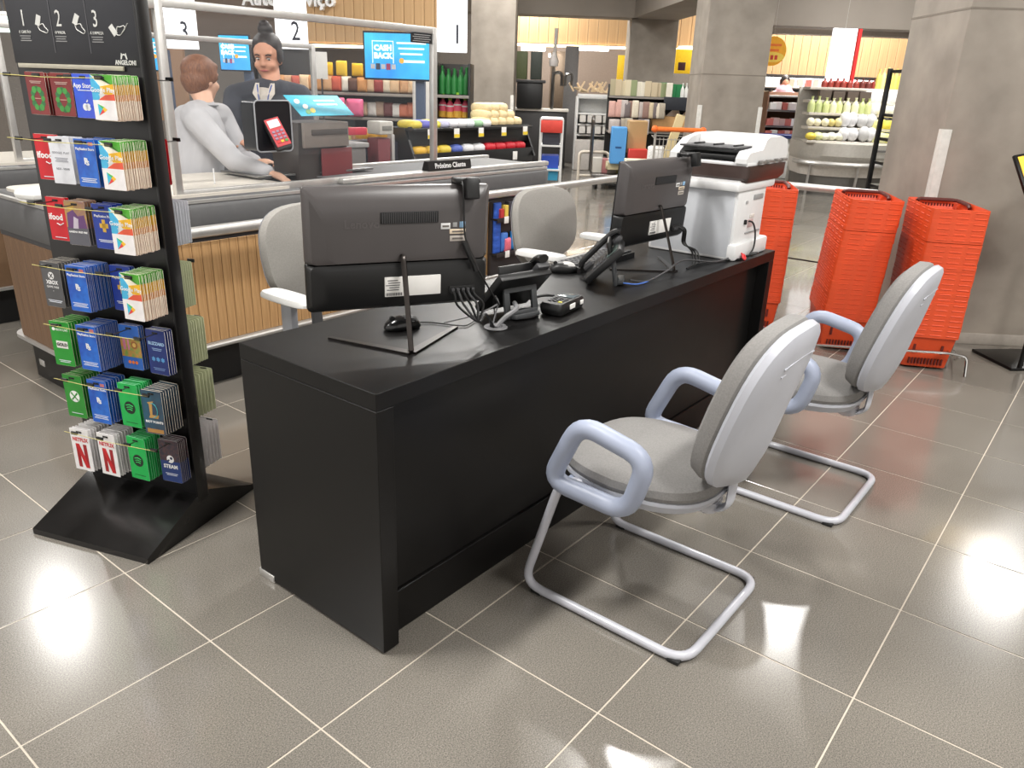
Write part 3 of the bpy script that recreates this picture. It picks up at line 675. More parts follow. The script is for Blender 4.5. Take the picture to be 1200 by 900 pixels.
def face(c, k, h, full):
    g = lambda *a, **q: band(c, h, *a, **q)
    if k == 'google':
        prt(c, 'print_band', (92, 180, 62), [(-.1*CW, .0), (.495*CW, -.24*h), (.495*CW, -.005*h), (-.49*CW, -.005*h)])
        prt(c, 'print_band', (74, 182, 226), [(-.49*CW, -.005*h), (-.1*CW, -.26*h), (-.2*CW, -.56*h), (-.49*CW, -.56*h)], 2)
        prt(c, 'print_band', (246, 190, 40), [(-.1*CW, -.26*h), (.495*CW, -.2*h), (.495*CW, -.45*h), (.1*CW, -.48*h)], 2)
        prt(c, 'print_band', (232, 92, 62) if full else (240, 170, 110), [(.1*CW, -.44*h), (.495*CW, -.42*h), (.495*CW, -.56*h), (-.25*CW, -.56*h)], 3)
        g(-.995, -.56, (244, 240, 240) if full else (250, 222, 206), lay=3)
        if full:
            t_(c, 'Google Play', .0165, .0, -.34*h, bold=.0003, lay=4); lines(c, h, -.44, 2, w=.4)
            cx = -.01; s = .016
            for col, pl in (((60, 190, 220), [(cx-s*.8, -.64*h), (cx+s*.1, -.755*h), (cx-s*.8, -.9*h)]), ((90, 190, 90), [(cx-s*.8, -.64*h), (cx+s*.5, -.71*h), (cx+s*.1, -.755*h)]),
                            ((246, 196, 50), [(cx+s*.1, -.755*h), (cx+s*.5, -.71*h), (cx+s*1.1, -.765*h), (cx+s*.5, -.82*h)]), ((226, 66, 60), [(cx-s*.8, -.9*h), (cx+s*.1, -.755*h), (cx+s*.5, -.82*h)])): prt(c, 'play_triangle', col, pl, 4)
    elif k == 'ps':
        g(-.995, -.005, (0, 0, 0), m=psblue)
        if full:
            prt(c, 'orange_corner', (200, 120, 120), [(.2*CW, -.06*h), (.42*CW, -.06*h), (.42*CW, -.13*h), (.2*CW, -.13*h)], 2)
            t_(c, 'PlayStation Store', .0098, 0, -.21*h, bold=.0002); t_(c, 'P', .022, -.002, -.46*h, bold=.0012); t_(c, 'S', .016, .004, -.5*h, bold=.0008, sx=1.5); lines(c, h, -.82, 3, w=.75)
    elif k == 'psplus':
        g(-.995, -.005, (34, 62, 160)); 
        if full:
            t_(c, 'PlayStation Plus', .0098, 0, -.27*h, bold=.0002); q = .012
            for pl in ([(-q*1.3, -.43*h), (q*1.3, -.43*h), (q*1.3, -.53*h), (-q*1.3, -.53*h)], [(-q*.5, -.34*h), (q*.5, -.34*h), (q*.5, -.62*h), (-q*.5, -.62*h)]): prt(c, 'gold_plus', (222, 178, 66), pl, 2)
            lines(c, h, -.8, 2, w=.7)
    elif k == 'ifood':
        g(-.995, -.005, (206, 24, 38))
        if full:
            t_(c, 'ifood', .026, -.008, -.46*h, bold=.0008)
            B().tube([(-.006, -.0014, -.6*h), (.006, -.0014, -.64*h), (.02, -.0014, -.585*h)], .0016, 5).o('smile_mark', K((245, 245, 245)), c); lines(c, h, -.93, 1)
    elif k == 'white':
        g(-.995, -.005, (226, 228, 234))
        if full:
            t_(c, 'GOOGLE  PLAY', .0085, 0, -.34*h, (120, 122, 130)); lines(c, h, -.45, 3, (150, 152, 160), .6); t_(c, 'R$25 - R$500', .008, 0, -.68*h, (120, 122, 130))
    elif k == 'app':
        g(-.995, -.005, (0, 0, 0), m=mat('card_app_blue', (40, 88, 216), .3, col2=(70, 90, 220), scale=10))
        if full:
            t_(c, 'App Store', .0165, -.002, -.27*h, bold=.0003); lines(c, h, -.37, 1)
            prt(c, 'apple_mark', (242, 244, 248), disc(.0095, -.004, -.745*h)+[], 2); prt(c, 'apple_mark', (242, 244, 248), disc(.0095, .006, -.745*h), 2)
            prt(c, 'apple_leaf', (242, 244, 248), [(.0, -.63*h), (.006, -.57*h), (.008, -.6*h), (.004, -.64*h)], 2)
            prt(c, 'apple_bite', (48, 88, 216), disc(.005, .018, -.73*h), 3)
    elif k == 'wreath':
        g(-.995, -.005, (0, 0, 0), m=mat('card_wine_red', (118, 34, 36), .35, col2=(140, 48, 44), scale=12))
        if full:
            lines(c, h, -.22, 2, (190, 160, 150))
            for i in range(12):
                a = i*math.pi/6; r_ = .0075+.001*(i % 3)
                prt(c, 'wreath_ball', (66, 150, 66) if i % 2 else (44, 112, 60), disc(r_, .02*math.sin(a), -.62*h+.027*math.cos(a), 10), 2+i % 2)
            lines(c, h, -.62, 1, (200, 150, 140), .3)
    elif k == 'free':
        g(-.6, -.005, (0, 0, 0), m=mat('card_gold_violet', (206, 168, 60), .35, col2=(120, 70, 130), scale=20)); g(-.995, -.6, (96, 96, 104))
        if full:
            prt(c, 'violet_shape', (106, 66, 120), [(-.4*CW, -.28*h), (-.1*CW, -.2*h), (.1*CW, -.34*h), (.4*CW, -.3*h), (.46*CW, -.6*h), (-.45*CW, -.62*h)], 2)
            prt(c, 'pale_shape', (206, 196, 210), [(-.1*CW, -.35*h), (.1*CW, -.4*h), (.05*CW, -.62*h), (-.2*CW, -.62*h)], 3)
            t_(c, 'GARENA FREE FIRE', .0078, 0, -.7*h, bold=.0002)
    elif k == 'gamepass':
        g(-.995, -.005, (84, 84, 86))
        if full:
            prt(c, 'ring_mark', (240, 240, 240), disc(.0115, 0, -.3*h), 2); prt(c, 'cross_mark', (84, 84, 86), [(-.008, -.3*h+.0055), (-.0055, -.3*h+.008), (.008, -.3*h-.0055), (.0055, -.3*h-.008)], 3); prt(c, 'cross_mark', (84, 84, 86), [(.008, -.3*h+.0055), (.0055, -.3*h+.008), (-.008, -.3*h-.0055), (-.0055, -.3*h-.008)], 3)
            t_(c, 'XBOX', .0165, 0, -.45*h, bold=.0004); t_(c, 'GAME PASS', .0095, 0, -.55*h); t_(c, '-', .012, 0, -.63*h); lines(c, h, -.85, 2, w=.75)
    elif k == 'gold':
        g(-.995, -.005, (38, 150, 48))
        if full:
            prt(c, 'ring_mark', (240, 240, 240), disc(.0055, -.024, -.18*h), 2); t_(c, 'XBOX LIVE', .0098, .006, -.185*h)
            B().front([(-.022, -.6*h), (.022, -.6*h), (.022, -.44*h), (-.022, -.44*h)], -.0014, -.0006).o('white_badge', K((240, 240, 236)), c); t_(c, 'GOLD', .0145, 0, -.52*h, (40, 44, 40), bold=.0005, lay=5); lines(c, h, -.88, 2)
    elif k == 'xbox':
        g(-.995, -.005, (44, 142, 48))
        if full:
            prt(c, 'ring_mark', (242, 242, 242), disc(.0195, 0, -.5*h), 2)
            for s in (-1, 1): prt(c, 'cross_mark', (44, 142, 48), [(s*-.015, -.5*h+.010), (s*-.010, -.5*h+.0145), (s*.002, -.5*h), (s*.014, -.5*h-.011), (s*.0105, -.5*h-.0145), (s*-.003, -.5*h-.001)], 3)
            lines(c, h, -.9, 1)
    elif k == 'clash':
        g(-.995, -.005, (44, 100, 186)); 
        if full:
            g(-.72, -.3, (0, 0, 0), m=mat('card_multicolour', (96, 150, 70), .35, col2=(196, 130, 66), scale=70), lay=2)
            prt(c, 'round_emblem', (150, 96, 50), disc(.013, .014, -.44*h, 14), 3); prt(c, 'round_emblem', (206, 170, 90), disc(.007, .014, -.44*h, 12), 4)
            for x, w_ in ((-.022, .008), (-.008, .007), (-.026, .006)): prt(c, 'banner_shape', (200, 120, 150), [(x-w_/2, -.56*h), (x+w_/2, -.56*h), (x+w_*.4, -.3*h), (x-w_*.4, -.3*h)], 3)
            for i in range(3): prt(c, 'orange_badge', (232, 120, 50), disc(.0055, -.012+i*.013, -.84*h, 12), 3)
    elif k == 'blizzard':
        g(-.995, -.005, (26, 48, 120))
        if full:
            t_(c, 'BLIZZARD', .0135, 0, -.31*h, (170, 206, 240), bold=.0005); lines(c, h, -.42, 2, (150, 180, 220), .5)
            for x in (-.018, 0, .018): prt(c, 'blue_mark', (90, 160, 220), star(6, .0085, .0055, x, -.66*h), 2)
            lines(c, h, -.86, 2, (120, 150, 200))
    elif k == 'spotify':
        g(-.995, -.005, (26, 178, 82))
        if full:
            prt(c, 'dark_disc', (18, 40, 26), disc(.0215, 0, -.55*h), 2)
            for i, w_ in enumerate((.0135, .0115, .0095)):
                z = -.55*h+.008-i*.0075; B().tube([(-w_, -.0016, z-.001), (0, -.0016, z+.0022), (w_, -.0016, z-.0018)], .0016, 5).o('arc_mark', K((26, 178, 82)), c)
            lines(c, h, -.9, 1, (18, 90, 46), .6)
    elif k == 'riot':
        g(-.995, -.005, (0, 0, 0), m=mat('card_teal', (34, 92, 116), .35, col2=(60, 50, 60), scale=16))
        if full:
            prt(c, 'gold_letter', (196, 150, 80), [(-.018, -.28*h), (.006, -.24*h), (.0, -.3*h), (-.004, -.56*h), (.02, -.55*h), (.016, -.63*h), (-.018, -.63*h), (-.012, -.56*h), (-.012, -.32*h)], 2)
            B().tube([(.017*math.cos(a), -.0015, -.45*h+.024*math.sin(a)) for a in [i*.5-1.6 for i in range(8)]], .0015, 5).o('teal_ring', K((70, 170, 180)), c)
            t_(c, 'RIOT POINTS', .0105, 0, -.72*h, bold=.0003); g(-.97, -.88, (176, 130, 70), -.4, .4, 2)
    elif k == 'netflix':
        g(-.995, -.005, (240, 238, 238))
        if full:
            t_(c, 'NETFLIX', .0185, 0, -.26*h, (206, 30, 40), bold=.0006, sx=.86); r_ = (200, 24, 32); z0, z1 = -.93*h, -.36*h
            for pl in ([(-.022, z0), (-.008, z0), (-.008, z1), (-.022, z1)], [(.008, z0), (.022, z0), (.022, z1), (.008, z1)]): prt(c, 'red_stroke', (160, 18, 26), pl, 2)
            prt(c, 'red_stroke', r_, [(-.022, z1), (-.007, z1), (.022, z0), (.007, z0)], 3)
    elif k == 'steam':
        g(-.5, -.005, (0, 0, 0), m=mat('card_collage', (90, 60, 60), .35, col2=(40, 44, 60), scale=90)); g(-.995, -.5, (36, 60, 120))
        if full:
            prt(c, 'disc_mark', (244, 244, 246), disc(.0135, .002, -.45*h), 3); prt(c, 'dark_mark', (40, 50, 80), disc(.005, .006, -.425*h, 14), 4); prt(c, 'dark_mark', (40, 50, 80), [(-.012, -.49*h), (-.004, -.455*h), (.0, -.475*h), (-.006, -.52*h)], 4)
            t_(c, 'STEAM', .0175, .0, -.63*h, bold=.0007, lay=3); lines(c, h, -.8, 2)
EDGE = dict(google=(255, 246, 226), ps=(176, 180, 196), psplus=(170, 176, 200), white=(226, 228, 234), gamepass=(176, 170, 158), gold=(190, 206, 160), xbox=(186, 206, 160), spotify=(150, 224, 176), netflix=(240, 236, 236), riot=(236, 226, 206), steam=(180, 176, 176), blizzard=(226, 224, 218))
def card(k, x, off, z, h, full, label, group=None, yaw=0, back=False):
    loc = RM @ Vector((x, -off if not back else off, z)); rz = RK.rotation_euler.z+yaw+(math.pi if back else 0)
    c = thing('gift_card', label, 'gift card', loc, rz, group)
    out = [(a, b-h/2) for a, b in rr(CW, h, .005, 2)]
    b = B().front(out, -.0006, .0006)
    b.o('card_body', K(EDGE.get(k, (200, 190, 180)), .45), c)
    face(c, k, h, full)
    if full: B().box((0, -.0012, -.075*h), (.022, .0008, .006), .0002, seg=1).o('hanging_slot', K((18, 18, 18)), c)
    return c
ORD = ['top', 'second', 'third', 'fourth', 'fifth', 'sixth', 'lowest']
DESC = dict(google='rainbow gift card with coloured triangle on white', ps='blue console store gift card', psplus='dark blue gift card with gold plus', ifood='red food delivery gift card', white='plain white printed gift card', app='blue gift card with white apple mark', wreath='wine red gift card with green wreath',
            free='gold and violet game gift card', gamepass='grey gift card with white ring mark', gold='green gift card with white badge', xbox='green gift card with large white crossed disc', clash='blue gift card with busy game picture', blizzard='navy game gift card with pale lettering', spotify='bright green gift card with dark disc', riot='teal gift card with golden letter', netflix='white gift card with big red letter', steam='dark collage gift card with white disc')
COLS = ['first', 'second', 'third', 'fourth']
ROWS = [(1.418, .115, [('wreath', .05, 3), ('wreath', .06, 3), ('app', .085, 3), ('google', .12, 16)]),
        (1.25, .13, [('ifood', .055, 2), ('white', .10, 3), ('ps', .115, 6), ('google', .125, 16)]),
        (1.07, .13, [('ifood', .055, 2), ('free', .085, 5), ('psplus', .09, 3), ('google', .125, 16)]),
        (.885, .14, [('gamepass', .115, 8), ('ps', .12, 14), ('psplus', .06, 3), ('google', .125, 15)]),
        (.70, .145, [('gold', .12, 8), ('ps', .12, 14), ('clash', .06, 3), ('blizzard', .065, 4)]),
        (.52, .147, [('xbox', .11, 8), ('ps', .115, 8), ('spotify', .10, 8), ('riot', .115, 8)]),
        (.335, .15, [('netflix', .12, 8), ('netflix', .115, 8), ('spotify', .10, 8), ('steam', .075, 6)])]
XC = (-.13, -.025, .082, .182)
for r, (z, h, l) in enumerate(ROWS):
    for q, (k, off, n) in enumerate(l):
        x = XC[q]+(.006 if k in ('blizzard', 'steam', 'riot') else 0); where = f'{ORD[r]} row of the black rack, {COLS[q]} from its open edge'
        card(k, x, off, z, h, True, f'{DESC[k]}, {ORD[r]} row, {COLS[q]} of four hooks', yaw=R(rnd.uniform(-3, 3)))
        if n > 1:
            st = (off-.028)/n; c0 = card(k, x, off-st, z-.001, h, False, f'{DESC[k].split(" gift")[0]} cards packed behind the front one, {ORD[r]} row, {COLS[q]} hook', f'cards behind the front card, {ORD[r]} row, {COLS[q]} hook', R(1))
            for i in range(2, n): dup(c0, RM @ Vector((x+rnd.uniform(-.001, .001), -(off-st*i), z-.001+rnd.uniform(-.0015, .0015))), RK.rotation_euler.z+R(rnd.uniform(-2.5, 2.5)))
for r, (k, n, off) in enumerate(((None,)*3, ('ifood', 3, .045), ('white', 7, .10), ('google', 7, .085), ('google', 8, .11), ('google', 7, .12), ('netflix', 7, .12))):
    if not k: continue
    z, h = ROWS[r][:2]; EDGE[k+'_back'] = (210, 214, 180) if k == 'google' else EDGE.get(k, (206, 40, 50))
    c0 = None
    for i in range(n):
        p = RM @ Vector((.185, .03+(off-.03)*i/(n-1), z-.001)); a = RK.rotation_euler.z+math.pi+R(rnd.uniform(-2, 2))
        if c0 is None:
            c0 = thing('gift_card', f'pale gift cards on the far side of the rack, {ORD[r]} row', 'gift card', p, a, f'cards on the far side, {ORD[r]} row')
            B().front([(u, v-h/2) for u, v in rr(CW, h, .005, 2)], -.0006, .0006).o('card_body', K(EDGE[k+'_back'], .45), c0)
        else: dup(c0, p, a)

# ---------------------------------------------------------------- checkout lane
def lane(name, label, x0, x1, y0, y1, planks=True, top=.90):
    t = thing(name, label, 'counter', (x0, y0, 0))
    w, d = x1-x0, y1-y0
    out = lambda o, r: [(x+w/2, y+d/2) for x, y in rr(w+2*o, d+2*o, r, 6)]
    B().prism(out(-.04, .06), 0, .205).o('kick_base', blackplastic, t)
    B().prism(out(-.012, .08), .2, .72).o('carcass', mat('counter_carcass', (110, 84, 60), .6), t)
    B().prism(out(.012, .1), .205, .222).o('lower_trim', alu, t)
    if planks:
        pm_ = B().box((0, 0, .4645), (.0455, .012, .484), .0015, seg=1).o('wood_plank', woodlight, t)
        n = int((w-.2)/.0478)
        for i in range(n):
            p = (.1+i*.0478, .006, 0)
            if i == 0: pm_.location = p
            else: ob('wood_plank', pm_.data, t, p)
        em = B().box((0, 0, .4645), (.012, .0735, .484), .0015, seg=1).o('end_plank', wooddark, t); k = 0
        for i in range(int((d-.16)/.0752)):
            p = (.006, .09+i*.0752, 0)
            if i == 0: em.location = p
            else: ob('end_plank', em.data, t, p)
    B().prism(out(-.005, .09), .705, .73).o('shadow_gap', darkgrey, t)
    B().loft([[(x, y, z) for x, y in out(o, .1)] for o, z in ((.0, .73), (.01, .76), (.012, .86), (.0, .885), (-.02, .9))]).o('fascia', greytop, t)
    B().prism(out(.006, .1), .882, .895).o('top_trim', alu, t)
    return t
lane1 = lane("checkout_counter", "wood fronted checkout counter with grey fascia behind the reception desk", .22, 3.5, 2.05, 2.90)
B().prism([(x+.6, y+.425) for x, y in rr(1.1, .74, .08, 5)], .9, .914).o('counter_top', beige, lane1)
B().box((2.35, .33, .906), (1.75, .52, .014), .003).o('conveyor_belt', mat('belt_grey', (100, 100, 100), .6), lane1)
B().box((2.35, .05, .915), (1.86, .05, .03), .008).o('side_rail', alu, lane1); B().box((2.35, .60, .915), (1.86, .04, .03), .008).o('side_rail', alu, lane1)
B().box((1.5, .50, .93), (.8, .35, .012), .003).o('scanner_plate', steel, lane1)
B().box((.1, .35, .935), (.3, .12, .045), .02, rz=R(20)).o('end_roller', white, lane1)
B().box((-.0415+.04, .56, .122), (.004, .055, .03), .001).o('maker_plate', alu, lane1)
hr = thing('bumper_rail', 'long pale metal bumper rail running along the checkout counter', 'rail', (0, 0, 0))
B().tube(smooth_path([(.42, 1.99, .765), (1.5, 1.99, .765), (2.6, 1.99, .765), (3.6, 1.99, .765), (4.64, 1.99, .77)], 2), .021, 12, sx=1.25).o('upper_rail', alu, hr)
B().tube([(.6, 2.02, .213), (4.64, 2.02, .213)], .012, 10).o('lower_rail', alu, hr)
for x in (3.62, 4.64): B().tube([(x, 2.0, 0), (x, 2.0, .765)], .016, 10).o('post', alu, hr)
hr2 = thing('bumper_rail', 'pale metal rail crossing behind the orange baskets to the pillar', 'rail', (0, 0, 0))
B().tube([(4.68, 1.97, .80), (4.72, -.13, .81)], .021, 12, sx=1.25).o('upper_rail', alu, hr2)
B().tube([(4.68, 1.97, .285), (4.70, -.13, .285)], .006, 8).o('lower_wire', darksteel, hr2)
for p in ((4.72, -.11), (4.69, 1.2)): B().tube([(*p, 0), (*p, .80)], .014, 10).o('post', alu, hr2)

def screen_frame(name, label, x0, x1, y, z0, z1, sub=None, split=None):
    t = thing(name, label, 'screen', (0, y, 0)); w = .034
    for x in (x0, x1): B().box((x, 0, (z0+z1)/2), (w, w, z1-z0), .003).o('post', alu, t)
    for z in (z0+.015, z1-.015): B().box(((x0+x1)/2, 0, z), (x1-x0, w*.9, w), .003).o('rail', alu, t)
    B().box(((x0+x1)/2, 0, (z0+z1)/2), (x1-x0-.03, .006, z1-z0-.05)).o('acrylic_pane', acrylic, t)
    return t
sf = screen_frame('protective_screen', 'aluminium framed clear acrylic screen on the nearer checkout counter', .74, 2.385, 2.13, .9, 1.715)
B().box((2.29, -.006, 1.655), (.18, .003, .052), .001).o('black_notice', K((26, 26, 28)), sf)
for i in range(4): B().box((2.29-.01*(i % 2), -.0085, 1.672-i*.011), (.13, .002, .003)).o('notice_line', K((170, 170, 170)), sf)
B().box((.92, -.005, .985), (.006, .002, .07), M=TM()).o('scratch', K((236, 236, 236)), sf)
B().box((.30, 0, 1.69), (.9, .03, .034), .003).o('rail', alu, sf)
sf2 = screen_frame('protective_screen', 'aluminium framed clear acrylic screen on the farther checkout lane', .75, 2.9, 3.9, .9, 1.66)
lane2 = lane('checkout_counter', 'farther checkout counter seen through the acrylic screen', .3, 3.3, 3.8, 4.6, planks=False)
B().prism([(x+.6, y+.4) for x, y in rr(1.1, .7, .08, 5)], .9, .914).o('counter_top', beige, lane2)
# wedge divider on the belt
dv = thing('lane_divider', 'black wedge divider bar with white lettering on the conveyor belt', 'divider', (2.50, 2.105, .93))
B().loft([[(x, y, z) for y, z in ((-.03, 0), (.03, 0), (.012, .055), (-.02, .055))] for x in (-.21, .17)]).o('divider_bar', blackplastic, dv)
txt('Próximo Cliente', .042, K((235, 235, 235)), dv, (-.02, -.0275, .026), (R(80), 0, 0), bold=.0008, sx=.95)
# framed card terminal set into the screen
kt = thing('payment_cradle', 'black rounded box holding a card terminal in the acrylic screen', 'cradle', (1.262, 2.13, 1.20))
B().front(rr(.205, .235, .02, 4), -.012, -.008).front(rr(.20, .23, .02, 4), -.008, .10).o('box_shell', mat('cradle_black', (16, 17, 22), .35), kt)
lp = [(x, -.013, z) for x, z in rr(.205, .235, .02, 4)]
B().tube(lp, .004, 6, closed=True).o('rim', K((150, 152, 156)), kt)
ct = thing('card_terminal', 'red and grey card payment terminal with colour keys in black cradle', 'card reader', (1.255, 2.085, 1.165), R(-8))
TT = TM(rx=R(62), ry=R(-14))
B().box((0, 0, 0), (.082, .16, .03), .008, M=TT).o('terminal_body', K((40, 38, 40)), ct)
B().box((0, .005, .016), (.076, .14, .004), .001, M=TT).o('front_plate', K((196, 70, 76)), ct)
B().box((0, .047, .019), (.058, .038, .003), .001, M=TT).o('display', paper, ct)
for i in range(4):
    for j in range(3): B().box((-.022+.022*j, .008-i*.017, .0195), (.015, .011, .004), .001, M=TT, seg=1).o('key', K(((210, 60, 60), (226, 190, 60), (70, 160, 80))[j]) if i == 3 else K((150, 130, 150)), ct)
# POS monitor hood
ph = thing('till_monitor', 'till monitor under clear hood with turquoise notice on top', 'monitor', (1.74, 2.46, .9), R(8))
B().loft([[(x, y, z) for y, z in ((-.08, .0), (.1, .0), (.12, .3), (-.10, .3))] for x in (-.19, .19)]).o('till_housing', mat('till_dark', (62, 54, 50), .45), ph)
B().box((.09, -.105, .075), (.25, .006, .17), .002).o('red_panel', K((116, 34, 38)), ph)
B().loft([[(x, y, z) for y, z in ((-.14, .14), (.13, .14), (.13, .43), (-.02, .43), (-.14, .335))] for x in (-.215, .215)]).o('clear_hood', acrylic, ph)
B().box((0, -.115, .235), (.35, .02, .13), .004).o('display_back', K((128, 118, 110)), ph); B().box((.02, -.128, .25), (.28, .006, .03), .002).o('display_slot', K((74, 66, 62)), ph)
nt = B().box((0, 0, 0), (.41, .16, .003), .001, M=TM((0, -.082, .386), rx=R(38.5))).o('turquoise_notice', K((66, 186, 214)), ph)
for i in range(2): B().box((.06, .035-.03*i, .0022), (.16, .012, .001), M=TM((0, -.082, .386), rx=R(38.5))).o('notice_print', K((236, 244, 246)), ph)
for x, y, c in ((-.12, -.01, (240, 240, 240)), (-.15, .03, (236, 236, 230)), (-.09, -.04, (240, 210, 60)), (-.13, -.05, (90, 160, 90))): B().pillow(se(.05, .03, 2, 12), [(1, .0018), (1, .003)], M=TM((0, -.082, .386), rx=R(38.5)) @ TM((x, y, 0), rz=.6)).o('notice_print', K(c), ph)
# bagging stand at lane end
bs = thing('bag_stand', 'grey cabinet with pale panel standing behind the lane screen', 'stand', (2.42, 3.12, 0), R(-6))
B().box((0, 0, .5), (.34, .3, 1.0), .01).o('cabinet', K((104, 100, 98)), bs); B().box((0, 0, 1.01), (.38, .32, .03), .004).o('cabinet_top', K((150, 148, 146)), bs)
B().box((.0, -.14, 1.10), (.36, .04, .05), .01).o('red_strip', K((196, 50, 70)), bs)
b3 = thing('lane_pedestal', 'pale grey pedestal with maroon front behind the clear screen', 'stand', (2.84, 3.12, 0))
B().box((0, 0, .5), (.12, .12, 1.08), .01).o('column', K((116, 52, 58)), b3); B().box((0, -.02, 1.11), (.13, .14, .09), .01).o('panel_head', K((196, 192, 184)), b3); B().box((0, -.092, 1.11), (.09, .006, .03), .002).o('panel_print', K((130, 128, 122)), b3)
B().box((.12, .0, .53), (.03, .05, 1.06), .004).o('upright', alu, b3)

# candy rack under the rail
cr = thing('candy_rack', 'small dark rack of candy at the end of the checkout counter', 'rack', (2.90, 2.03, 0))
B().box((.22, .0, .46), (.62, .03, .50), .003).o('back_panel', K((46, 42, 44)), cr)
for z in (.37, .60): B().box((.22, -.03, z), (.62, .06, .012), .002).o('shelf', blackplastic, cr); B().box((.22, -.062, z-.004), (.62, .004, .03), .001).o('price_strip', K((40, 36, 38)), cr)
for x, z in ((.02, .37), (.13, .37), (.0, .60), (.3, .37)): B().box((x, -.066, z-.006), (.045, .003, .045), .001).o('price_tag', paper, cr)
GM = {}
def gmesh(shape, col, **k):
    key = (shape, col)
    if key in GM: return GM[key]
    b = B()
    if shape == 'bag': b.pillow([(x, z+.5) for x, z in rr(1, 1, .08, 2)], [(.98, -.02), (1, 0), (.94, .16), (.8, .28), (.5, .33), (.05, .34)], f=lambda x, z, y: (x, -y, z))
    elif shape == 'box': b.box((0, 0, .5), (1, 1, 1), .03, seg=1)
    elif shape == 'bottle': b.lathe([(0, 0), (.46, 0), (.5, .03), (.5, .5), (.44, .6), (.2, .76), (.16, .8), (.16, .95), (.2, .955), (.2, 1), (0, 1)], 12)
    elif shape == 'loaf': b.pillow(se(1, 1, 3, 16), [(.9, 0), (1, .2), (1, .6), (.85, .88), (.5, 1), (.05, 1.0)])
    elif shape == 'ball': b.ball((0, 0, .5), (1, 1, 1), u=12, v=8)
    o = b.o('goods', K(col, .5, var=.3) if shape in ('bag', 'loaf') else K(col, .45), ang=40); me = o.data; bpy.data.objects.remove(o); GM[key] = me; return me
def item(name, label, cat, shape, col, loc, size, rz=0, group=None):
    o = ob(name, gmesh(shape, col), None, loc, (0, 0, rz)); o.scale = size; return tag(o, label, cat, group)
CL = Vector((2.90, 2.03, 0))
for i in range(12): item('chip_bag', 'blue snack bag in the narrow hanging column of the candy rack', 'snack', 'bag', (46, 92, 190), CL+Vector((-.05, -.022-.001*(i % 2), .37+.0265*i)), (.07, .05, .045), 0, 'hanging blue snack bags of the candy rack')
for x, c, l in ((.02, (70, 120, 200), 'blue'), (.045, (226, 110, 130), 'pink'), (.12, (40, 130, 200), 'bright blue'), (.155, (86, 180, 220), 'sky blue'), (.17, (206, 160, 60), 'golden'), (.26, (70, 130, 210), 'blue topped'), (.33, (220, 170, 70), 'amber')):
    item('candy_bag', f'{l} candy bag on the lower shelf of the candy rack', 'candy', 'bag', c, CL+Vector((x, -.03-.01*(l in ('pink', 'golden')), .376)), (.07, .05, .09 if l in ('pink', 'golden') else .13), R(rnd.uniform(-8, 8)))
for i, c in enumerate(((196, 60, 60), (230, 200, 90), (60, 60, 70), (120, 60, 130), (200, 90, 110), (180, 190, 210), (80, 90, 130), (210, 80, 60))):
    item('candy_box', 'small coloured candy box on the upper shelf of the candy rack', 'candy', 'box', c, CL+Vector((-.03+i*.045, -.035, .606)), (.035, .04, .06+.02*(i % 3)), R(rnd.uniform(-5, 5)), 'candy boxes on the upper shelf of the candy rack')

# ---------------------------------------------------------------- people
def evalmesh(o, voxel=.008, it=3):
    m = o.modifiers.new('r', 'REMESH'); m.mode = 'VOXEL'; m.voxel_size = voxel; m.use_smooth_shade = True
    s = o.modifiers.new('s', 'SMOOTH'); s.iterations = it; s.factor = .5
    me = bpy.data.meshes.new_from_object(o.evaluated_get(bpy.context.evaluated_depsgraph_get())); return me
def chain(b, pts, rad, n=12, f=1.0):
    """a tapering limb through its joints, with round ends"""
    P = smooth_path(pts, 4); k = len(P); q = []
    for i in range(k):
        u = i/(k-1)*(len(rad)-1); j = min(int(u), len(rad)-2); q.append(rad[j]+(rad[j+1]-rad[j])*(u-j))
    b.tube(P, q, n); 
    for p, r_ in ((P[0], q[0]), (P[-1], q[-1])): b.ball(p, (2*r_,)*3, u=10, v=8)
def fuse(b, name, m, parent, voxel=.009, it=3):
    o = b.o('tmp_body', m); me = evalmesh(o, voxel, it); bpy.data.objects.remove(o); me.materials.clear(); me.materials.append(m)
    me.polygons.foreach_set('use_smooth', [True]*len(me.polygons)); return ob(name, me, parent)
def head_shape(b, M, s=1):
    for c, d in (((0, -.012, .035), (.15, .188, .175)), ((0, .02, -.035), (.122, .14, .15)), ((0, .05, -.085), (.062, .06, .05)), ((0, .088, -.005), (.024, .03, .05)), ((0, .094, -.022), (.034, .032, .026)),
                 ((-.074, -.01, -.008), (.02, .045, .062)), ((.074, -.01, -.008), (.02, .045, .062)), ((-.036, .06, -.03), (.05, .05, .05)), ((.036, .06, -.03), (.05, .05, .05)), ((0, .07, .035), (.11, .03, .03)), ((0, .073, -.055), (.05, .03, .022))):
        b.ball(Vector(c)*s, Vector(d)*s, M=M, u=16, v=12)
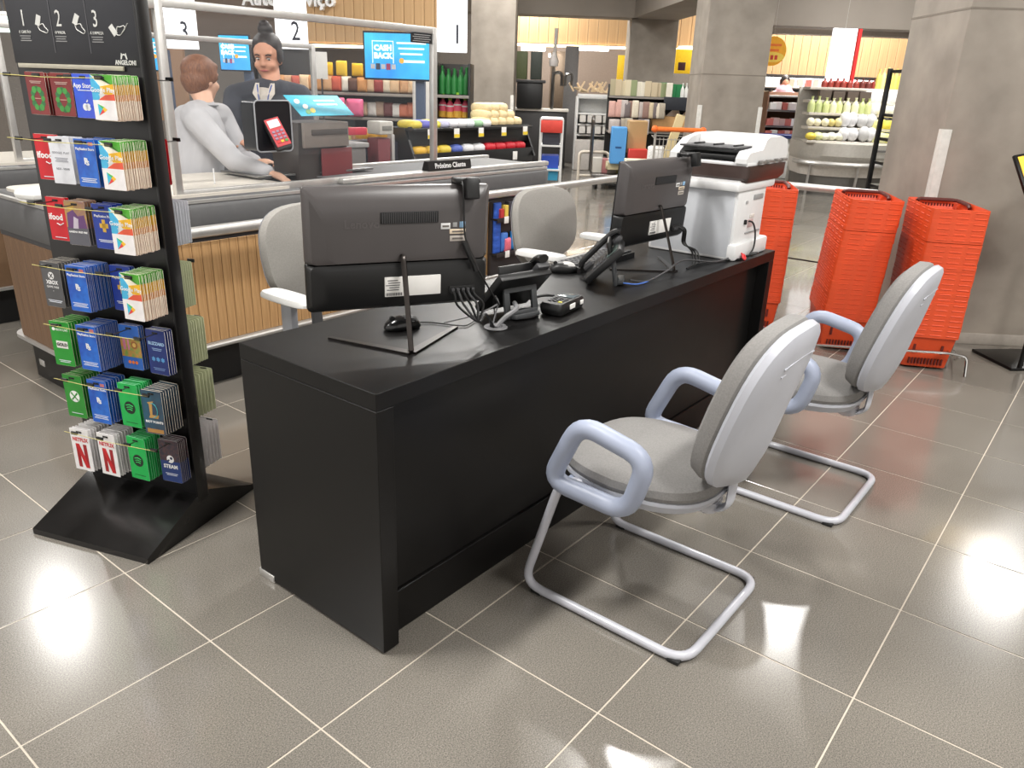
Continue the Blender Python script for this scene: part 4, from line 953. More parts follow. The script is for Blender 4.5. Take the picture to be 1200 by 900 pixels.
def hand_shape(b, wrist, fwd, up, s=1, thumb=1, curl=.5):
    f = fwd.normalized(); u = (up-f*up.dot(f)).normalized(); sd = f.cross(u)
    P = lambda a, q, z: wrist+(f*a+sd*q+u*z)*s
    b.tube([P(0, 0, 0), P(.03, 0, .004), P(.06, 0, .004), P(.085, 0, 0)], [.026*s, .036*s, .04*s, .034*s], 10, sx=.5, up=u)
    for i, (q, l) in enumerate(((-.03, .062), (-.0105, .075), (.0095, .07), (.029, .055))):
        pts = [P(.07, q, .002), P(.085+l*.35, q*1.08, -.004), P(.085+l*.7, q*1.1, -.004-.02*curl), P(.085+l*(1-.2*curl), q*1.1, -.006-.05*curl)]
        b.tube(pts, [.0098*s, .0092*s, .0085*s, .007*s], 8); b.ball(pts[-1], (.014*s,)*3, u=8, v=6)
    pts = [P(.02, thumb*-.024, 0), P(.05, thumb*-.05, -.01), P(.082, thumb*-.056, -.018)]
    b.tube(pts, [.014*s, .011*s, .008*s], 8); b.ball(pts[-1], (.016*s,)*3, u=8, v=6)
def person(name, label, hc, face_dir, tilt, neck, chest, waist, hip, arms, skin, top, sleeve, legcol, s=1, height_feet=0):
    t = thing(name, label, 'person', (hip.x, hip.y, 0)); inv = Matrix.Translation((-hip.x, -hip.y, 0))
    yaw = math.atan2(face_dir.y, face_dir.x)-math.pi/2
    M = inv @ TM(hc, rz=yaw) @ Matrix.Rotation(tilt, 4, 'X')
    b = B(); head_shape(b, M, s)
    L = lambda v: inv @ Vector(v)
    hl = M @ Vector((0, -.03, -.06))
    chain(b, [hl, L(neck), L(neck.lerp(chest, .45))], [.055*s, .052*s, .07*s])

    chain(b, [L(chest), L(waist), L(hip)], [.085, .085, .095], 14)
    for sh, el, wr, fw_, up, th in arms:
        chain(b, [L(sh), L(el)], [.05, .04], 10); chain(b, [L(el), L(wr)], [.04, .026], 10); hand_shape(b, L(wr), fw_, up, .95*s, th)
    hx = Vector((math.cos(yaw), math.sin(yaw), 0))
    for sg in (-1, 1):
        h0 = L(hip)+hx*.09*sg; chain(b, [h0, h0+Vector((0, 0, -.4*hip.z/.86)), Vector((h0.x, h0.y, .08))], [.085, .06, .042], 10)
    fuse(b, 'body', skin, t)
    # clothes
    b = B()
    for k_, r0 in ((0, .125), (.075, .11), (-.075, .11)):
        chain(b, [L(chest)+hx*k_*1.15+Vector((0, 0, .05)), L(chest)+hx*k_-Vector((0, 0, .06)), L(waist)+hx*k_, L(hip)+hx*k_-Vector((0, 0, .06))], [.075 if k_ else .085, r0, r0*1.02, r0*1.12], 14)
    chain(b, [L(neck)-Vector((0, 0, .025)), L(neck.lerp(chest, .6))], [.062, .1], 12)
    for sh, el, wr, fw_, up, th in arms:
        chain(b, [L(chest)+Vector((0, 0, .06)), L(sh)], [.09, .075], 12); chain(b, [L(sh), L(el)], [.075, .058], 12); chain(b, [L(el), L(el).lerp(L(wr), .92)], [.058, .043], 12)
    cl = fuse(b, 'top_garment', top, t, .010, 4)
    b = B()
    for sg in (-1, 1):
        h0 = L(hip)+hx*.09*sg; chain(b, [h0+Vector((0, 0, .02)), h0+Vector((0, 0, -.4*hip.z/.86)), Vector((h0.x, h0.y, .10))], [.1, .08, .07], 10)
    fuse(b, 'trousers', legcol, t, .012)
    fy = Vector((-math.sin(yaw), math.cos(yaw), 0))
    for sg in (-1, 1):
        h0 = L(hip)+hx*.09*sg; B().pillow(se(.09, .25, 2.6, 16), [(.9, 0), (1, .01), (1, .05), (.8, .08), (.3, .09)], M=TM((h0.x+fy.x*.05, h0.y+fy.y*.05, 0), rz=yaw)).o('shoe', rubber, t)
    return t, M, L, hx, fy
# older customer seen from behind
hc = W(237, 93, 4.42)
nk = W(240, 120, 4.42); chs = W(232, 150, 4.42); wst = W(228, 196, 4.47); hp = Vector((wst.x, wst.y, .80))
fdir = Vector((.98, .18, 0))
arm1 = (W(232, 143, 4.28), W(276, 190, 4.20), W(316, 203, 4.15), W(331, 209, 4.14)-W(316, 203, 4.15), Vector((0, 0, 1)), 1)
arm2 = (W(258, 136, 4.58), W(285, 185, 4.64), W(300, 190, 4.52), Vector((.6, -.5, 0)), Vector((0, 0, 1)), -1)
p1, M1, L_, hx, fy = person('person', 'person with short auburn hair in pale grey shirt, seen from behind the screen', hc, fdir, R(-6), nk, chs, wst, hp, (arm1, arm2), skin2, shirt, shirt, K((60, 60, 70)), 1.0)
b = B()
for c, d in (((0, -.022, .045), (.182, .21, .175)), ((0, -.05, -.01), (.172, .15, .15)), ((0, -.055, -.06), (.12, .10, .06)), ((.07, -.01, .02), (.04, .12, .09)), ((-.07, -.01, .02), (.04, .12, .09)), ((0, .045, .075), (.13, .08, .06))): b.ball(c, d, M=M1, u=18, v=12)
fuse(b, 'hair', hairbrown, p1, .007, 4)
b = B()
for sg in (-1, 1): b.ball((sg*.03, .077, .012), (.022, .014, .012), M=M1)
b.o('eyes', K((60, 44, 36)), p1)
b = B().tube([L_(nk)+Vector((.062*math.cos(a), .062*math.sin(a), -.012)) for a in [i*math.pi/7 for i in range(14)]], .014, 8, closed=True, sx=.6); b.o('collar', shirt, p1)
# young person in the dark jacket
hc = W(313, 68, 4.87); nk = W(318, 94, 4.90); chs = W(316, 119, 4.94); wst = W(318, 180, 4.96); hp = Vector((wst.x, wst.y, .90))
fdir = (Vector((CAM.x, CAM.y, 0))-Vector((hc.x, hc.y, 0))).normalized(); fdir = (fdir+Vector((-.616, .788, 0))*.28).normalized()
a1 = (W(276, 113, 4.92), W(268, 168, 4.82), W(276, 166, 4.64), W(288, 166, 4.60)-W(276, 164, 4.64), Vector((0, 0, 1)), -1)
a2 = (W(352, 113, 4.98), W(360, 170, 4.92), W(338, 190, 4.72), Vector((-.6, -.3, 0)), Vector((0, 0, 1)), 1)
p2, M2, L_, hx, fy = person('person', 'person with dark hair in a bun wearing a navy jacket and badge lanyard', hc, fdir, R(-10), nk, chs, wst, hp, (a1, a2), skin1, jacket, jacket, K((50, 50, 58)), 1.08)
b = B()
for c, d in (((0, -.03, .062), (.172, .195, .165)), ((0, -.06, .0), (.165, .13, .16)), ((.072, -.02, .02), (.035, .10, .12)), ((-.072, -.02, .02), (.035, .10, .12)), ((.0, -.03, .155), (.09, .09, .07)), ((.0, -.02, .185), (.06, .06, .04)), ((.085, -.03, -.07), (.03, .05, .16))): b.ball(Vector(c)*1.06, Vector(d)*1.06, M=M2, u=18, v=12)
fuse(b, 'hair', hairdark, p2, .007, 3)
for sg in (-1, 1):
    e = B().ball((sg*.033, .083, .008), (.025, .014, .0085), M=M2).o('eye', K((236, 230, 226)), p2)
    B().ball((sg*.033-.005, .0893, .004), (.0125, .006, .009), M=M2).o('iris', K((40, 28, 24)), e)
    B().tube([M2 @ Vector(p) for p in ((sg*.018, .092, .028), (sg*.034, .091, .034), (sg*.05, .082, .028))], .0035, 6).o('eyebrow', hairdark, p2)
    B().tube([M2 @ Vector(p) for p in ((sg*.02, .0895, .0125), (sg*.033, .0925, .0165), (sg*.046, .085, .012))], .0022, 6).o('eyelid', hairdark, p2)
B().tube([M2 @ Vector(p) for p in ((-.025, .086, -.061), (-.01, .096, -.059), (0, .0965, -.0605), (.01, .096, -.059), (.025, .086, -.061))], [.002, .0055, .006, .0055, .002], 8).o('lips', K((172, 92, 88)), p2)
ch = L_(chs)
def chest_pt(u, z, o=.118): return ch+hx*u+fy*(o-u*u*1.5)+Vector((0, 0, z))
B().loft([[chest_pt(u*w_, z, o_) for u in (-1, -.5, 0, .5, 1)] for z, w_, o_ in ((.085, .03, .085), (.04, .035, .118), (-.05, .04, .128), (-.2, .045, .128))], closed=False, cap0=False, cap1=False).o('shirt_front', K((196, 188, 178)), p2)
for sg in (-1, 1):
    B().loft([[chest_pt(sg*u, z, o_) for u in us] for z, us, o_ in ((.11, (.035, .06), .075), (.05, (.022, .07), .122), (.0, (.03, .034), .13))], closed=False, cap0=False, cap1=False).o('collar', K((206, 198, 188)), p2)
    B().tube([chest_pt(sg*.045, .1, .09), chest_pt(sg*.03, .03, .128), chest_pt(sg*.012, -.08, .136), chest_pt(0, -.17, .138)], .004, 6).o('lanyard', K((66, 90, 160)), p2)
B().box(chest_pt(0, -.2, .142), (.05, .008, .07), .003, rz=math.atan2(hx.y, hx.x)).o('badge', paper, p2)

# ---------------------------------------------------------------- background of the store
def at0(px, dep, rz=BG, name='x', label='', cat='', group=None):
    p = G(px, dep); return thing(name, label, cat, p, rz, group)
def zz(px, py, dep): return W(px, py, dep).z
PX = lambda n, dep: n*dep/FPX
# hanging lane number signs (lit boxes)
for d, px, y1, w, dep, th in (('1', 528, 61, 33, 6.0, R(-6)), ('2', 340, 57, 34, 6.2, R(-6)), ('3', 211, 57, 33, 6.4, R(-6))):
    p = W(px, y1, dep); h = 1.0
    t = thing('lane_sign', f'white lit hanging box sign showing the digit {dict(zip("123", ("one", "two", "three")))[d]}', 'sign', p, BG+th)
    B().box((0, .05, h/2), (PX(w, dep), .1, h), .004).o('light_box', mat('lit_sign', (250, 250, 252), .5, emit=.85, var=.01), t)
    txt(d, PX(29, dep), K((40, 44, 60)), t, (PX(w*.24, dep), -.002, PX(18, dep)), bold=.001, sx=.8)
    B().box((0, .05, h+.2), (.02, .02, .4), .002).o('hanger', darkgrey, t)
# service header with lettering, and its dark return
dep = 8.6; pc = W(440, 52, dep); hb = thing('header_board', 'slatted light wood header board with white service lettering', 'sign', (pc.x, pc.y, pc.z), BG+R(-8))
w = PX(218, dep)
for i in range(18): 
    q = B().box((-w/2+w/36, 0, .7), (w/18-.004, .06, 1.4), .003, seg=1).o('plank', valance, hb) if i == 0 else ob('plank', q.data, hb, (i*w/18, 0, 0))
txt('Autosserviço', .2, K((244, 244, 244)), hb, (-w/2+PX(64, 8.6), -.06, PX(45, 8.6)), ext=.03, bold=.005, align='RIGHT')
B().box((0, -.02, -.03), (w, .05, .03), .004).o('light_strip', mat('warm_light_strip', (255, 226, 180), .5, emit=3.0, var=.01), hb)
pc = W(240, 40, 9.2); db = thing('header_board', 'dark brown grey header board left of the service lettering', 'sign', (pc.x, pc.y, pc.z), BG+R(-8))
B().box((0, 0, .8), (PX(210, 9.2), .08, 1.75), .004).o('board', mat('taupe_board', (118, 104, 94), .7, stretch=(1, 1, 12), scale=3), db)
B().box((PX(106, 9.2), -.02, .8), (.05, .1, 1.7), .004).o('edge_strip', blackplastic, db)
B().box((PX(-90, 9.2), .0, -.55), (PX(120, 9.2), .05, .9), .004).o('lower_board', K((170, 132, 100)), db)
# televisions
def tv(px, py, w, h, dep, label, pole=True, rz=0):
    p = W(px, py, dep); w, h = PX(w, dep), PX(h, dep)
    t = thing('television', label, 'screen', p, BG+rz)
    B().box((0, .02, 0), (w, .04, h), .004).o('screen_frame', K((26, 30, 44)), t)
    s = B().box((0, -.002, 0), (w*.95, .006, h*.92)).o('display', screenblue, t)
    lm = mat('lit_screen_white', (225, 240, 250), .4, emit=.6, var=.02)
    fb = B(); a, b = -.36*w, -.06*w
    fb.box(((a+b)/2, -.006, .3*h), (b-a, .002, .006)).box((a, -.006, .08*h), (.006, .002, .46*h)).box((b, -.006, .08*h), (.006, .002, .46*h)); fb.o('white_frame', lm, s)
    txt('CASH', h*.155, lm, s, (-.21*w, -.006, .16*h), bold=.004); txt('BACK', h*.155, lm, s, (-.21*w, -.006, .0), bold=.004)
    b = B()
    for i in range(3): b.box((.2*w, -.006, (.27-.11*i)*h), (w*(.42-.05*i), .002, h*.035))
    b.box((.24*w, -.006, -.1*h), (w*.3, .002, h*.05)); b.o('screen_print', lm, s)
    B().front(disc(h*.055, .06*w, -.09*h, 16), -.008, -.004).o('orange_dot', mat('lit_orange', (240, 160, 50), .4, emit=.5), s)
    for i, c in enumerate(((230, 230, 235), (70, 70, 90), (220, 220, 225), (190, 70, 110), (225, 225, 230))): B().box((-.36*w+i*.075*w, -.006, -.22*h), (.06*w, .002, h*(.1+.03*(i % 2)))).o('product_print', K(c), s)
    B().box((.30*w, .07, -p.z/2+.05*h), (.08, .06, p.z+.1*h), .006).o('pole', K((70, 84, 110)), t)
tv(466, 66, 83, 53, 6.6, 'blue lit screen on pole beside lane sign one', rz=R(-4))
tv(275, 62, 38, 40, 7.2, 'blue lit screen between the two people', rz=R(-4))
tv(180, 62, 30, 40, 7.4, 'blue lit screen partly hidden by the card rack', rz=R(-4))

# shelving run helper: shelves at pixel rows, goods on each
def shelving(name, label, px0, px1, dep, rows, back, shelfm, depth=.4, top=None, rz=0, plinth=True, sides=True):
    pxc = (px0+px1)/2; t = at0(pxc, dep, BG+rz, name, label, 'shelf'); w = PX(px1-px0, dep)
    zt = zz(pxc, top if top is not None else rows[0]-22, dep)
    B().box((0, depth/2, zt/2), (w, .03, zt), .002).o('back_panel', back, t)
    if sides:
        for s in (-1, 1): B().box((s*w/2, 0, zt/2), (.025, depth, zt), .002).o('side_panel', back, t)
    Z_ = []
    for r in rows:
        z = zz(pxc, r, dep); Z_.append(z); B().box((0, 0, z-.015), (w, depth, .03), .003).o('shelf_board', shelfm, t); B().box((0, -depth/2, z-.02), (w, .01, .03), .002).o('price_strip', K((140, 134, 128)), t)
    if plinth: B().box((0, .02, .06), (w, depth*.9, .12), .004).o('plinth', blackplastic, t)
    return t, w, Z_
def goods(t, w, z, n, shape, cols, size, label, cat, group, y=-.05, x0=None, x1=None, jit=.1, name=None, label_from=True):
    M = Matrix.Translation(t.location) @ Matrix.Rotation(t.rotation_euler.z, 4, 'Z')
    a, b = (-w/2+size[0]*.6 if x0 is None else x0), (w/2-size[0]*.6 if x1 is None else x1)
    for i in range(n):
        x = a+(b-a)*(i/(n-1) if n > 1 else .5)+rnd.uniform(-jit, jit)*size[0]
        item(name or cat.replace(' ', '_'), label, cat, shape, cols[i % len(cols)] if not jit else rnd.choice(cols), M @ Vector((x, y+rnd.uniform(-.02, .02), z)), (size[0], size[1], size[2]*rnd.uniform(.9, 1.05)), t.rotation_euler.z+R(rnd.uniform(-9, 9)), group)
dark = mat('dark_shelf', (44, 38, 36), .5)
# bakery wall
bt, bw, bz = shelving('bakery_shelf', 'dark bakery wall shelf full of bagged bread behind the screen', 322, 512, 9.6, (107, 134, 163, 190), dark, dark, top=60)
BRD = [(206, 150, 96), (226, 196, 160), (186, 116, 70), (214, 170, 130), (196, 90, 70), (235, 220, 200)]
for r, (z, n) in enumerate(zip(bz, (20, 20, 18, 16))):
    goods(bt, bw, z, n, 'bag', [BRD+[(90, 60, 50), (240, 230, 220), (150, 60, 60)], [(222, 190, 160), (236, 226, 220), (110, 60, 60), (90, 80, 90), (206, 120, 90), (176, 150, 130), (228, 214, 200)], [(226, 220, 150), (180, 196, 130), (210, 150, 110), (240, 235, 220)], BRD][r], (.12, .14, .17), f'bagged bread on the {ORD[r]} shelf of the bakery wall', 'bread', f'bread bags on the {ORD[r]} bakery shelf')
goods(bt, bw, bz[0]+.17, 4, 'bag', [(240, 190, 40), (250, 206, 70)], (.13, .14, .16), 'yellow bag lying on top of the bagged bread', 'bread', 'yellow bags above the bread', x0=-.25, x1=.25)
tg_ = at0(385, 9.1, BG, 'shelf_sign', 'white paper sign hung before the bakery shelf', 'sign'); B().box((0, 0, zz(385, 78, 9.1)), (.14, .01, .28), .002).o('sign_sheet', paper, tg_); B().tube([(0, 0, 0), (0, 0, zz(385, 92, 9.1))], .01, 6).o('sign_pole', darkgrey, tg_)
goods(bt, .5, bz[1], 3, 'bag', [(226, 110, 150)], (.2, .2, .2), 'pink bag on the bakery shelf front', 'bag', 'pink bags on the bakery shelf', x0=-.35, x1=.1, y=-.2)
# display fridge between header and pillar
cf = at0(496, 8.8, BG, 'upright_cabinet', 'pale grey upright cabinet beneath the blue screen', 'cabinet'); B().box((0, .2, .75), (PX(22, 8.8), .4, 1.5), .01).o('cabinet_body', K((196, 190, 184)), cf); B().box((0, -.004, .75), (PX(18, 8.8), .01, 1.4), .004).o('cabinet_door', K((206, 202, 196)), cf)
# bottle shelf
st_, sw, sz = shelving('bottle_shelf', 'black framed shelf of green and pink bottles before the pillar', 514, 550, 9.0, (110, 136, 165), blackplastic, blackplastic, top=76)
goods(st_, sw, sz[0], 5, 'bottle', [(40, 120, 56)], (.075, .075, .28), 'green glass bottle on the upper bottle shelf', 'bottle', 'green bottles on the upper shelf', jit=0); goods(st_, sw, sz[0]+.0, 5, 'bottle', [(30, 96, 46)], (.075, .075, .28), 'green glass bottle behind the front row', 'bottle', 'green bottles in the second row', y=.08, jit=0)
goods(st_, sw, sz[1], 4, 'bottle', [(232, 96, 120)], (.09, .09, .25), 'pink and yellow juice bottle on the lower bottle shelf', 'bottle', 'juice bottles on the lower shelf', jit=0)
for o in [o for o in C.objects if o.get('group') == 'juice bottles on the lower shelf']:
    B().lathe([(0, 0), (.55, .02), (.55, .28), (0, .28)], 10).o('yellow_band', K((232, 180, 70)), o); B().lathe([(0, .5), (.54, .5), (.54, .56), (0, .56)], 10).o('white_band', paper, o)
    B().lathe([(0, .8), (.25, .8), (.25, 1.02), (0, 1.02)], 10).o('cap', K((150, 200, 60)), o)
# black snack gondola at the lane end
gt = thing('snack_shelf', 'black perforated shelf unit with snacks and price tags at the lane end', 'shelf', (3.85, 3.22, 0))
B().box((-.02, .12, .55), (1.45, .03, 1.1), .002).o('back_panel', blackplastic, gt)
for z, y in ((1.09, -.16), (.90, -.22), (.5, -.24)):
    B().box((-.02, -.03, z), (1.45, .32, .02), .002).o('shelf_board', blackplastic, gt); B().box((-.02, y+.03, z-.05), (1.45, .012, .14), .002).o('shelf_lip', blackplastic, gt)
for s in (-.745, .705): B().loft([[(s+dx, y, z) for y, z in ((-.22, .85), (.12, .85), (.12, 1.1), (-.1, 1.1))] for dx in (-.01, .01)]).o('side_panel', blackplastic, gt)
B().box((-.02, -.02, .42), (1.44, .3, .84), .004).o('lower_case', blackplastic, gt)
for i in range(5): B().box((-.58+i*.29, -.2, 1.06), (.06, .004, .07), .001).o('price_tag', paper, gt); B().box((-.58+i*.29, -.2025, 1.04), (.06, .003, .025)).o('yellow_tag_band', K((240, 210, 60)), gt)
B().box((.45, -.2, .86), (.06, .004, .07), .001).o('price_tag', paper, gt)
GL = gt.location
for i in range(9): item('snack_pack', ('blue and white', 'yellow')[i in (0, 2)]+f' snack pack on the upper snack shelf', 'snack', 'loaf', [(240, 210, 80), (110, 110, 200), (246, 220, 90), (200, 200, 230), (226, 226, 236), (236, 236, 240), (220, 225, 230), (150, 190, 150), (240, 240, 236)][i], GL+Vector((-.66+i*.1, -.06, 1.10)), (.13, .2, .055), R(rnd.uniform(-6, 6)), 'yellow packs on the upper snack shelf' if i in (0, 2) else 'pale packs on the upper snack shelf')
for k in range(3):
    for i in range(5-k): item('cookie_bag', 'cream coloured cookie bag piled on the snack shelf end', 'snack', 'loaf', (228, 206, 160), GL+Vector((.16+i*.105+k*.03, -.05+.02*k, 1.10+k*.055)), (.12, .18, .07), R(rnd.uniform(-10, 10)), 'cream bags piled on the snack shelf')
for i in range(10):
    item('snack_pack', f"{['yellow','yellow','yellow','blue','white','white','red','red','red','red'][i]} snack pack on the lower snack shelf", 'snack', 'loaf', [(240, 180, 50), (240, 190, 60), (246, 206, 80), (90, 110, 190), (236, 236, 240), (236, 236, 240), (206, 36, 50), (206, 36, 50), (200, 30, 46), (206, 36, 50)][i], GL+Vector((-.64+i*.136, -.1, .91)), (.14, .16, .06), R(rnd.uniform(-7, 7)), f"{['yellow','yellow','yellow','blue','white','white','red','red','red','red'][i]} packs on the lower snack shelf")
for i in range(3): item('snack_pack', 'orange snack pack on the shelf behind the screen', 'snack', 'loaf', (238, 170, 60), GL+Vector((-.95+i*.1, .1, 1.02)), (.14, .16, .07), 0, 'orange packs behind the screen')
b4 = thing('snack_shelf', 'dark snack shelf end seen through the clear screen', 'shelf', (GL.x-.95, GL.y+.12, 0)); B().box((0, 0, .5), (.4, .3, 1.0), .004).o('case', K((44, 48, 62)), b4)
# red and white wire stand
dep = 7.6; rt = at0(640, dep, BG, 'wire_stand', 'white wire stand with red top panel beside the snack shelf', 'stand'); zt = zz(640, 137, dep); w = PX(24, dep)
for x in (-w/2, w/2):
    for y in (0, .35): B().tube([(x, y, 0), (x, y, zt)], .012, 6).o('post', white, rt)
for z in (zt, zz(640, 168, dep), zz(640, 196, dep), .15): B().box((0, .17, z), (w, .36, .015), .003).o('wire_shelf', white, rt)
B().box((0, -.01, zt-PX(8, dep)), (w, .015, PX(13, dep)), .003).o('red_panel', K((216, 70, 58)), rt)
for i, (c, py) in enumerate((((50, 84, 190), 196), ((60, 160, 200), 210), ((60, 60, 70), 168))): item('snack_box', ['blue box on the wire stand', 'light blue box low on the wire stand', 'dark box under the red panel of the wire stand'][i], 'box', 'box', c, G(640, dep)+Vector((0, 0, zz(640, py, dep)+.01))+E2*.15, (w*.8, .25, PX(14, dep)), BG)

# coffee corner behind pillar three
dep = 17.2
def panel(name, label, px0, px1, py0, py1, dep, m, th=.1, cat='panel', kind=None, floor_=False):
    pxc = (px0+px1)/2; p = G(pxc, dep); z0 = 0 if floor_ else zz(pxc, py1, dep); z1 = zz(pxc, py0, dep)
    o = B().box((0, th/2, (z0+z1)/2), (PX(px1-px0, dep), th, z1-z0), .006).o(name, m, None, loc=p, rot=(0, 0, BG))
    if kind: struct(o)
    else: tag(o, label, cat)
    return o
def planked(name, label, px0, px1, py0, py1, dep, n, m=valance):
    pxc = (px0+px1)/2; t = thing(name, label, 'panel', G(pxc, dep), BG); z0, z1 = zz(pxc, py1, dep), zz(pxc, py0, dep); w = PX(px1-px0, dep)
    q = None
    for i in range(n):
        if q is None: q = B().box((0, 0, (z0+z1)/2), (w/n-.006, .06, z1-z0), .006, seg=1).o('plank', m, t, loc=(-w/2+w/n/2, 0, 0))
        else: ob('plank', q.data, t, (-w/2+w/n*(i+.5), 0, 0))
    return t, w, z0
v1, w1, z1_ = planked('wood_valance', 'pale wood valance above the coffee corner between concrete pillars', 560, 735, 18, 53, 17.4, 16)
B().box((0, -.04, z1_-.05), (w1, .06, .05), .004).o('light_strip', mat('warm_light_strip', (255, 226, 180), .5, emit=3.0, var=.01), v1)
v2, w2, z2_ = planked('wood_valance', 'pale wood valance segment beside the dark beam', 770, 830, 10, 58, 17.4, 5)
B().box((0, -.04, z2_-.05), (w2, .06, .05), .004).o('light_strip', mat('warm_light_strip', (255, 226, 180), .5, emit=3.0, var=.01), v2)
for px, py, w in ((625, 58, 28), (695, 58, 36), (655, 66, 24), (806, 57, 22)):
    p = W(px, py, 16.6); o = thing('light_bar', 'white linear light under the coffee corner ceiling', 'light', p, BG, 'linear lights of the coffee corner'); B().box((0, 0, 0), (PX(w, 16.6), .12, .05), .006).o('diffuser', glow, o); B().box((0, 0, .04), (PX(w, 16.6)+.02, .14, .03), .004).o('housing', white, o)
panel('kitchen_wall', 'taupe wall at the back of the coffee corner', 575, 735, 50, 150, 18.9, mat('kitchen_wall', (150, 134, 122), .8), floor_=True, kind=1)
panel('slim_column', 'slim grey column in the coffee corner', 656, 671, 56, 190, 15.6, mat('grey_column', (124, 122, 122), .6), th=.25, cat='column', floor_=True)
panel('steel_panel', 'brushed steel panel beside the slim column', 640, 664, 62, 140, 16.2, mat('kitchen_steel', (170, 150, 130), .35, metal=.6), cat='panel')
ct_ = at0(628, 14.4, BG, 'coffee_counter', 'black coffee counter with pale top behind the snack shelf', 'counter'); w = PX(66, 14.4); B().box((0, .3, .5), (w, .6, 1.0), .01).o('counter_body', K((46, 44, 44)), ct_); zc = zz(628, 128, 14.4); B().box((0, .3, zc), (w+.05, .66, .04), .006).o('worktop', K((220, 214, 204)), ct_)
cm = thing('coffee_machine', 'black coffee machine with twin green boxes on top', 'machine', G(617, 14.3)+Vector((0, 0, zc+.02)), BG); B().box((0, .2, .22), (.46, .36, .44), .02).o('machine_body', blackplastic, cm); B().box((0, .2, .46), (.56, .42, .05), .01).o('cup_tray', darkgrey, cm)
for x in (-.16, .1): B().box((x, .2, .72), (.2, .25, .46), .01).o('bean_hopper', K((96, 104, 70)) if x < 0 else K((60, 66, 60)), cm)
fau = thing('tap', 'tall curved steel tap on the coffee counter', 'tap', G(643, 14.3)+Vector((0, 0, zc+.02)), BG); B().tube(fillet([(0, .2, 0), (0, .2, .62), (.16, .2, .62), (.16, .2, .40)], .07, 5), .03, 8).o('spout', steel, fau); B().tube(fillet([(.22, .2, .4), (.22, .2, .6), (.34, .2, .6), (.34, .2, .42)], .05, 4), .025, 8).o('spout', steel, fau); B().tube([(.0, .3, .6), (.02, .3, 1.35)], .03, 8).o('hanging_pipe', K((200, 196, 190)), fau); B().lathe([(0, .72), (.07, .72), (.09, .8), (.03, .95), (0, .95)], 12).o('pipe_collar', K((206, 200, 196)), fau)
panel('yellow_banner', 'yellow wall strip behind the coffee corner', 716, 727, 66, 100, 18.3, K((246, 206, 50)), cat='panel')
ysg = panel('yellow_sign', 'yellow wall sign behind the magazine rack', 780, 820, 60, 87, 17.0, K((250, 206, 40)), cat='sign'); panel('dark_sign', 'small dark brown sign hung before the yellow wall sign', 783, 791, 74, 83, 15.8, K((70, 34, 40)), th=.04, cat='sign')
# white freezer island with folded chairs on top
fz = at0(697, 14.2, BG, 'display_freezer', 'white upright shop freezer shelf beyond the flatbed trolley', 'freezer'); w = PX(50, 14.2); zt = zz(697, 113, 14.2)
B().box((0, .3, .27), (w, .7, .54), .02).o('freezer_base', K((212, 206, 200)), fz); B().box((0, .36, zt/2), (w, .05, zt), .01).o('freezer_back', K((226, 226, 224)), fz); B().box((0, .2, zt), (w, .38, .08), .02).o('canopy', white, fz)
for s in (-1, 1): B().box((s*w/2, .2, zt/2), (.05, .38, zt), .02).o('freezer_side', white, fz)
for py in (133, 146, 158): B().box((0, .2, zz(697, py, 14.2)), (w, .34, .03), .006).o('shelf_board', white, fz)
for k, py in ((0, 145), (1, 158)):
    for i in range(5): item('freezer_pack', f'white carton on the {("upper", "lower")[k]} freezer shelf', 'carton', 'box', (226, 222, 216), G(697, 14.2)+E1*(-.28+i*.14)+Vector((0, 0, zz(697, py-1, 14.2)+.02)), (.11, .12, .12), BG, f'cartons on the {("upper", "lower")[k]} freezer shelf')
for px, rz in ((681, .5), (690, -.4), (700, .2)):
    t = thing('stacked_chair', ('first', 'second', 'third')[(px > 685)+(px > 695)]+' upturned pale wooden chair on top of the white freezer', 'chair', G(px, 14.3)+Vector((0, 0, zt+.06)), BG+rz)
    B().box((0, .2, .05), (.2, .24, .03), .01, M=TM(ry=.35)).o('seat', K((220, 196, 160)), t)
    for dx in (-.12, .12): B().tube([(dx*.7, .1, .02), (dx*.7+.10, .1, .19)], .018, 6).o('leg', K((226, 200, 164)), t); B().tube([(dx*.7, .3, .02), (dx*.7-.1, .3, .16)], .018, 6).o('leg', K((226, 200, 164)), t)
gr = at0(694, 12.3, BG, 'guard_rail', 'low pale bent tube rail on the floor by the freezer', 'rail'); w = PX(34, 12.3); B().tube(fillet([(-w/2, 0, .02), (-w/2, 0, zz(694, 177, 12.3)), (w/2, 0, zz(694, 177, 12.3)), (w/2, 0, .02)], .08, 5), .025, 8).o('rail_tube', K((214, 204, 190)), gr)
B().tube([(-w/2, 0, .12), (w/2, 0, .12)], .022, 8).o('rail_tube', K((214, 204, 190)), gr)

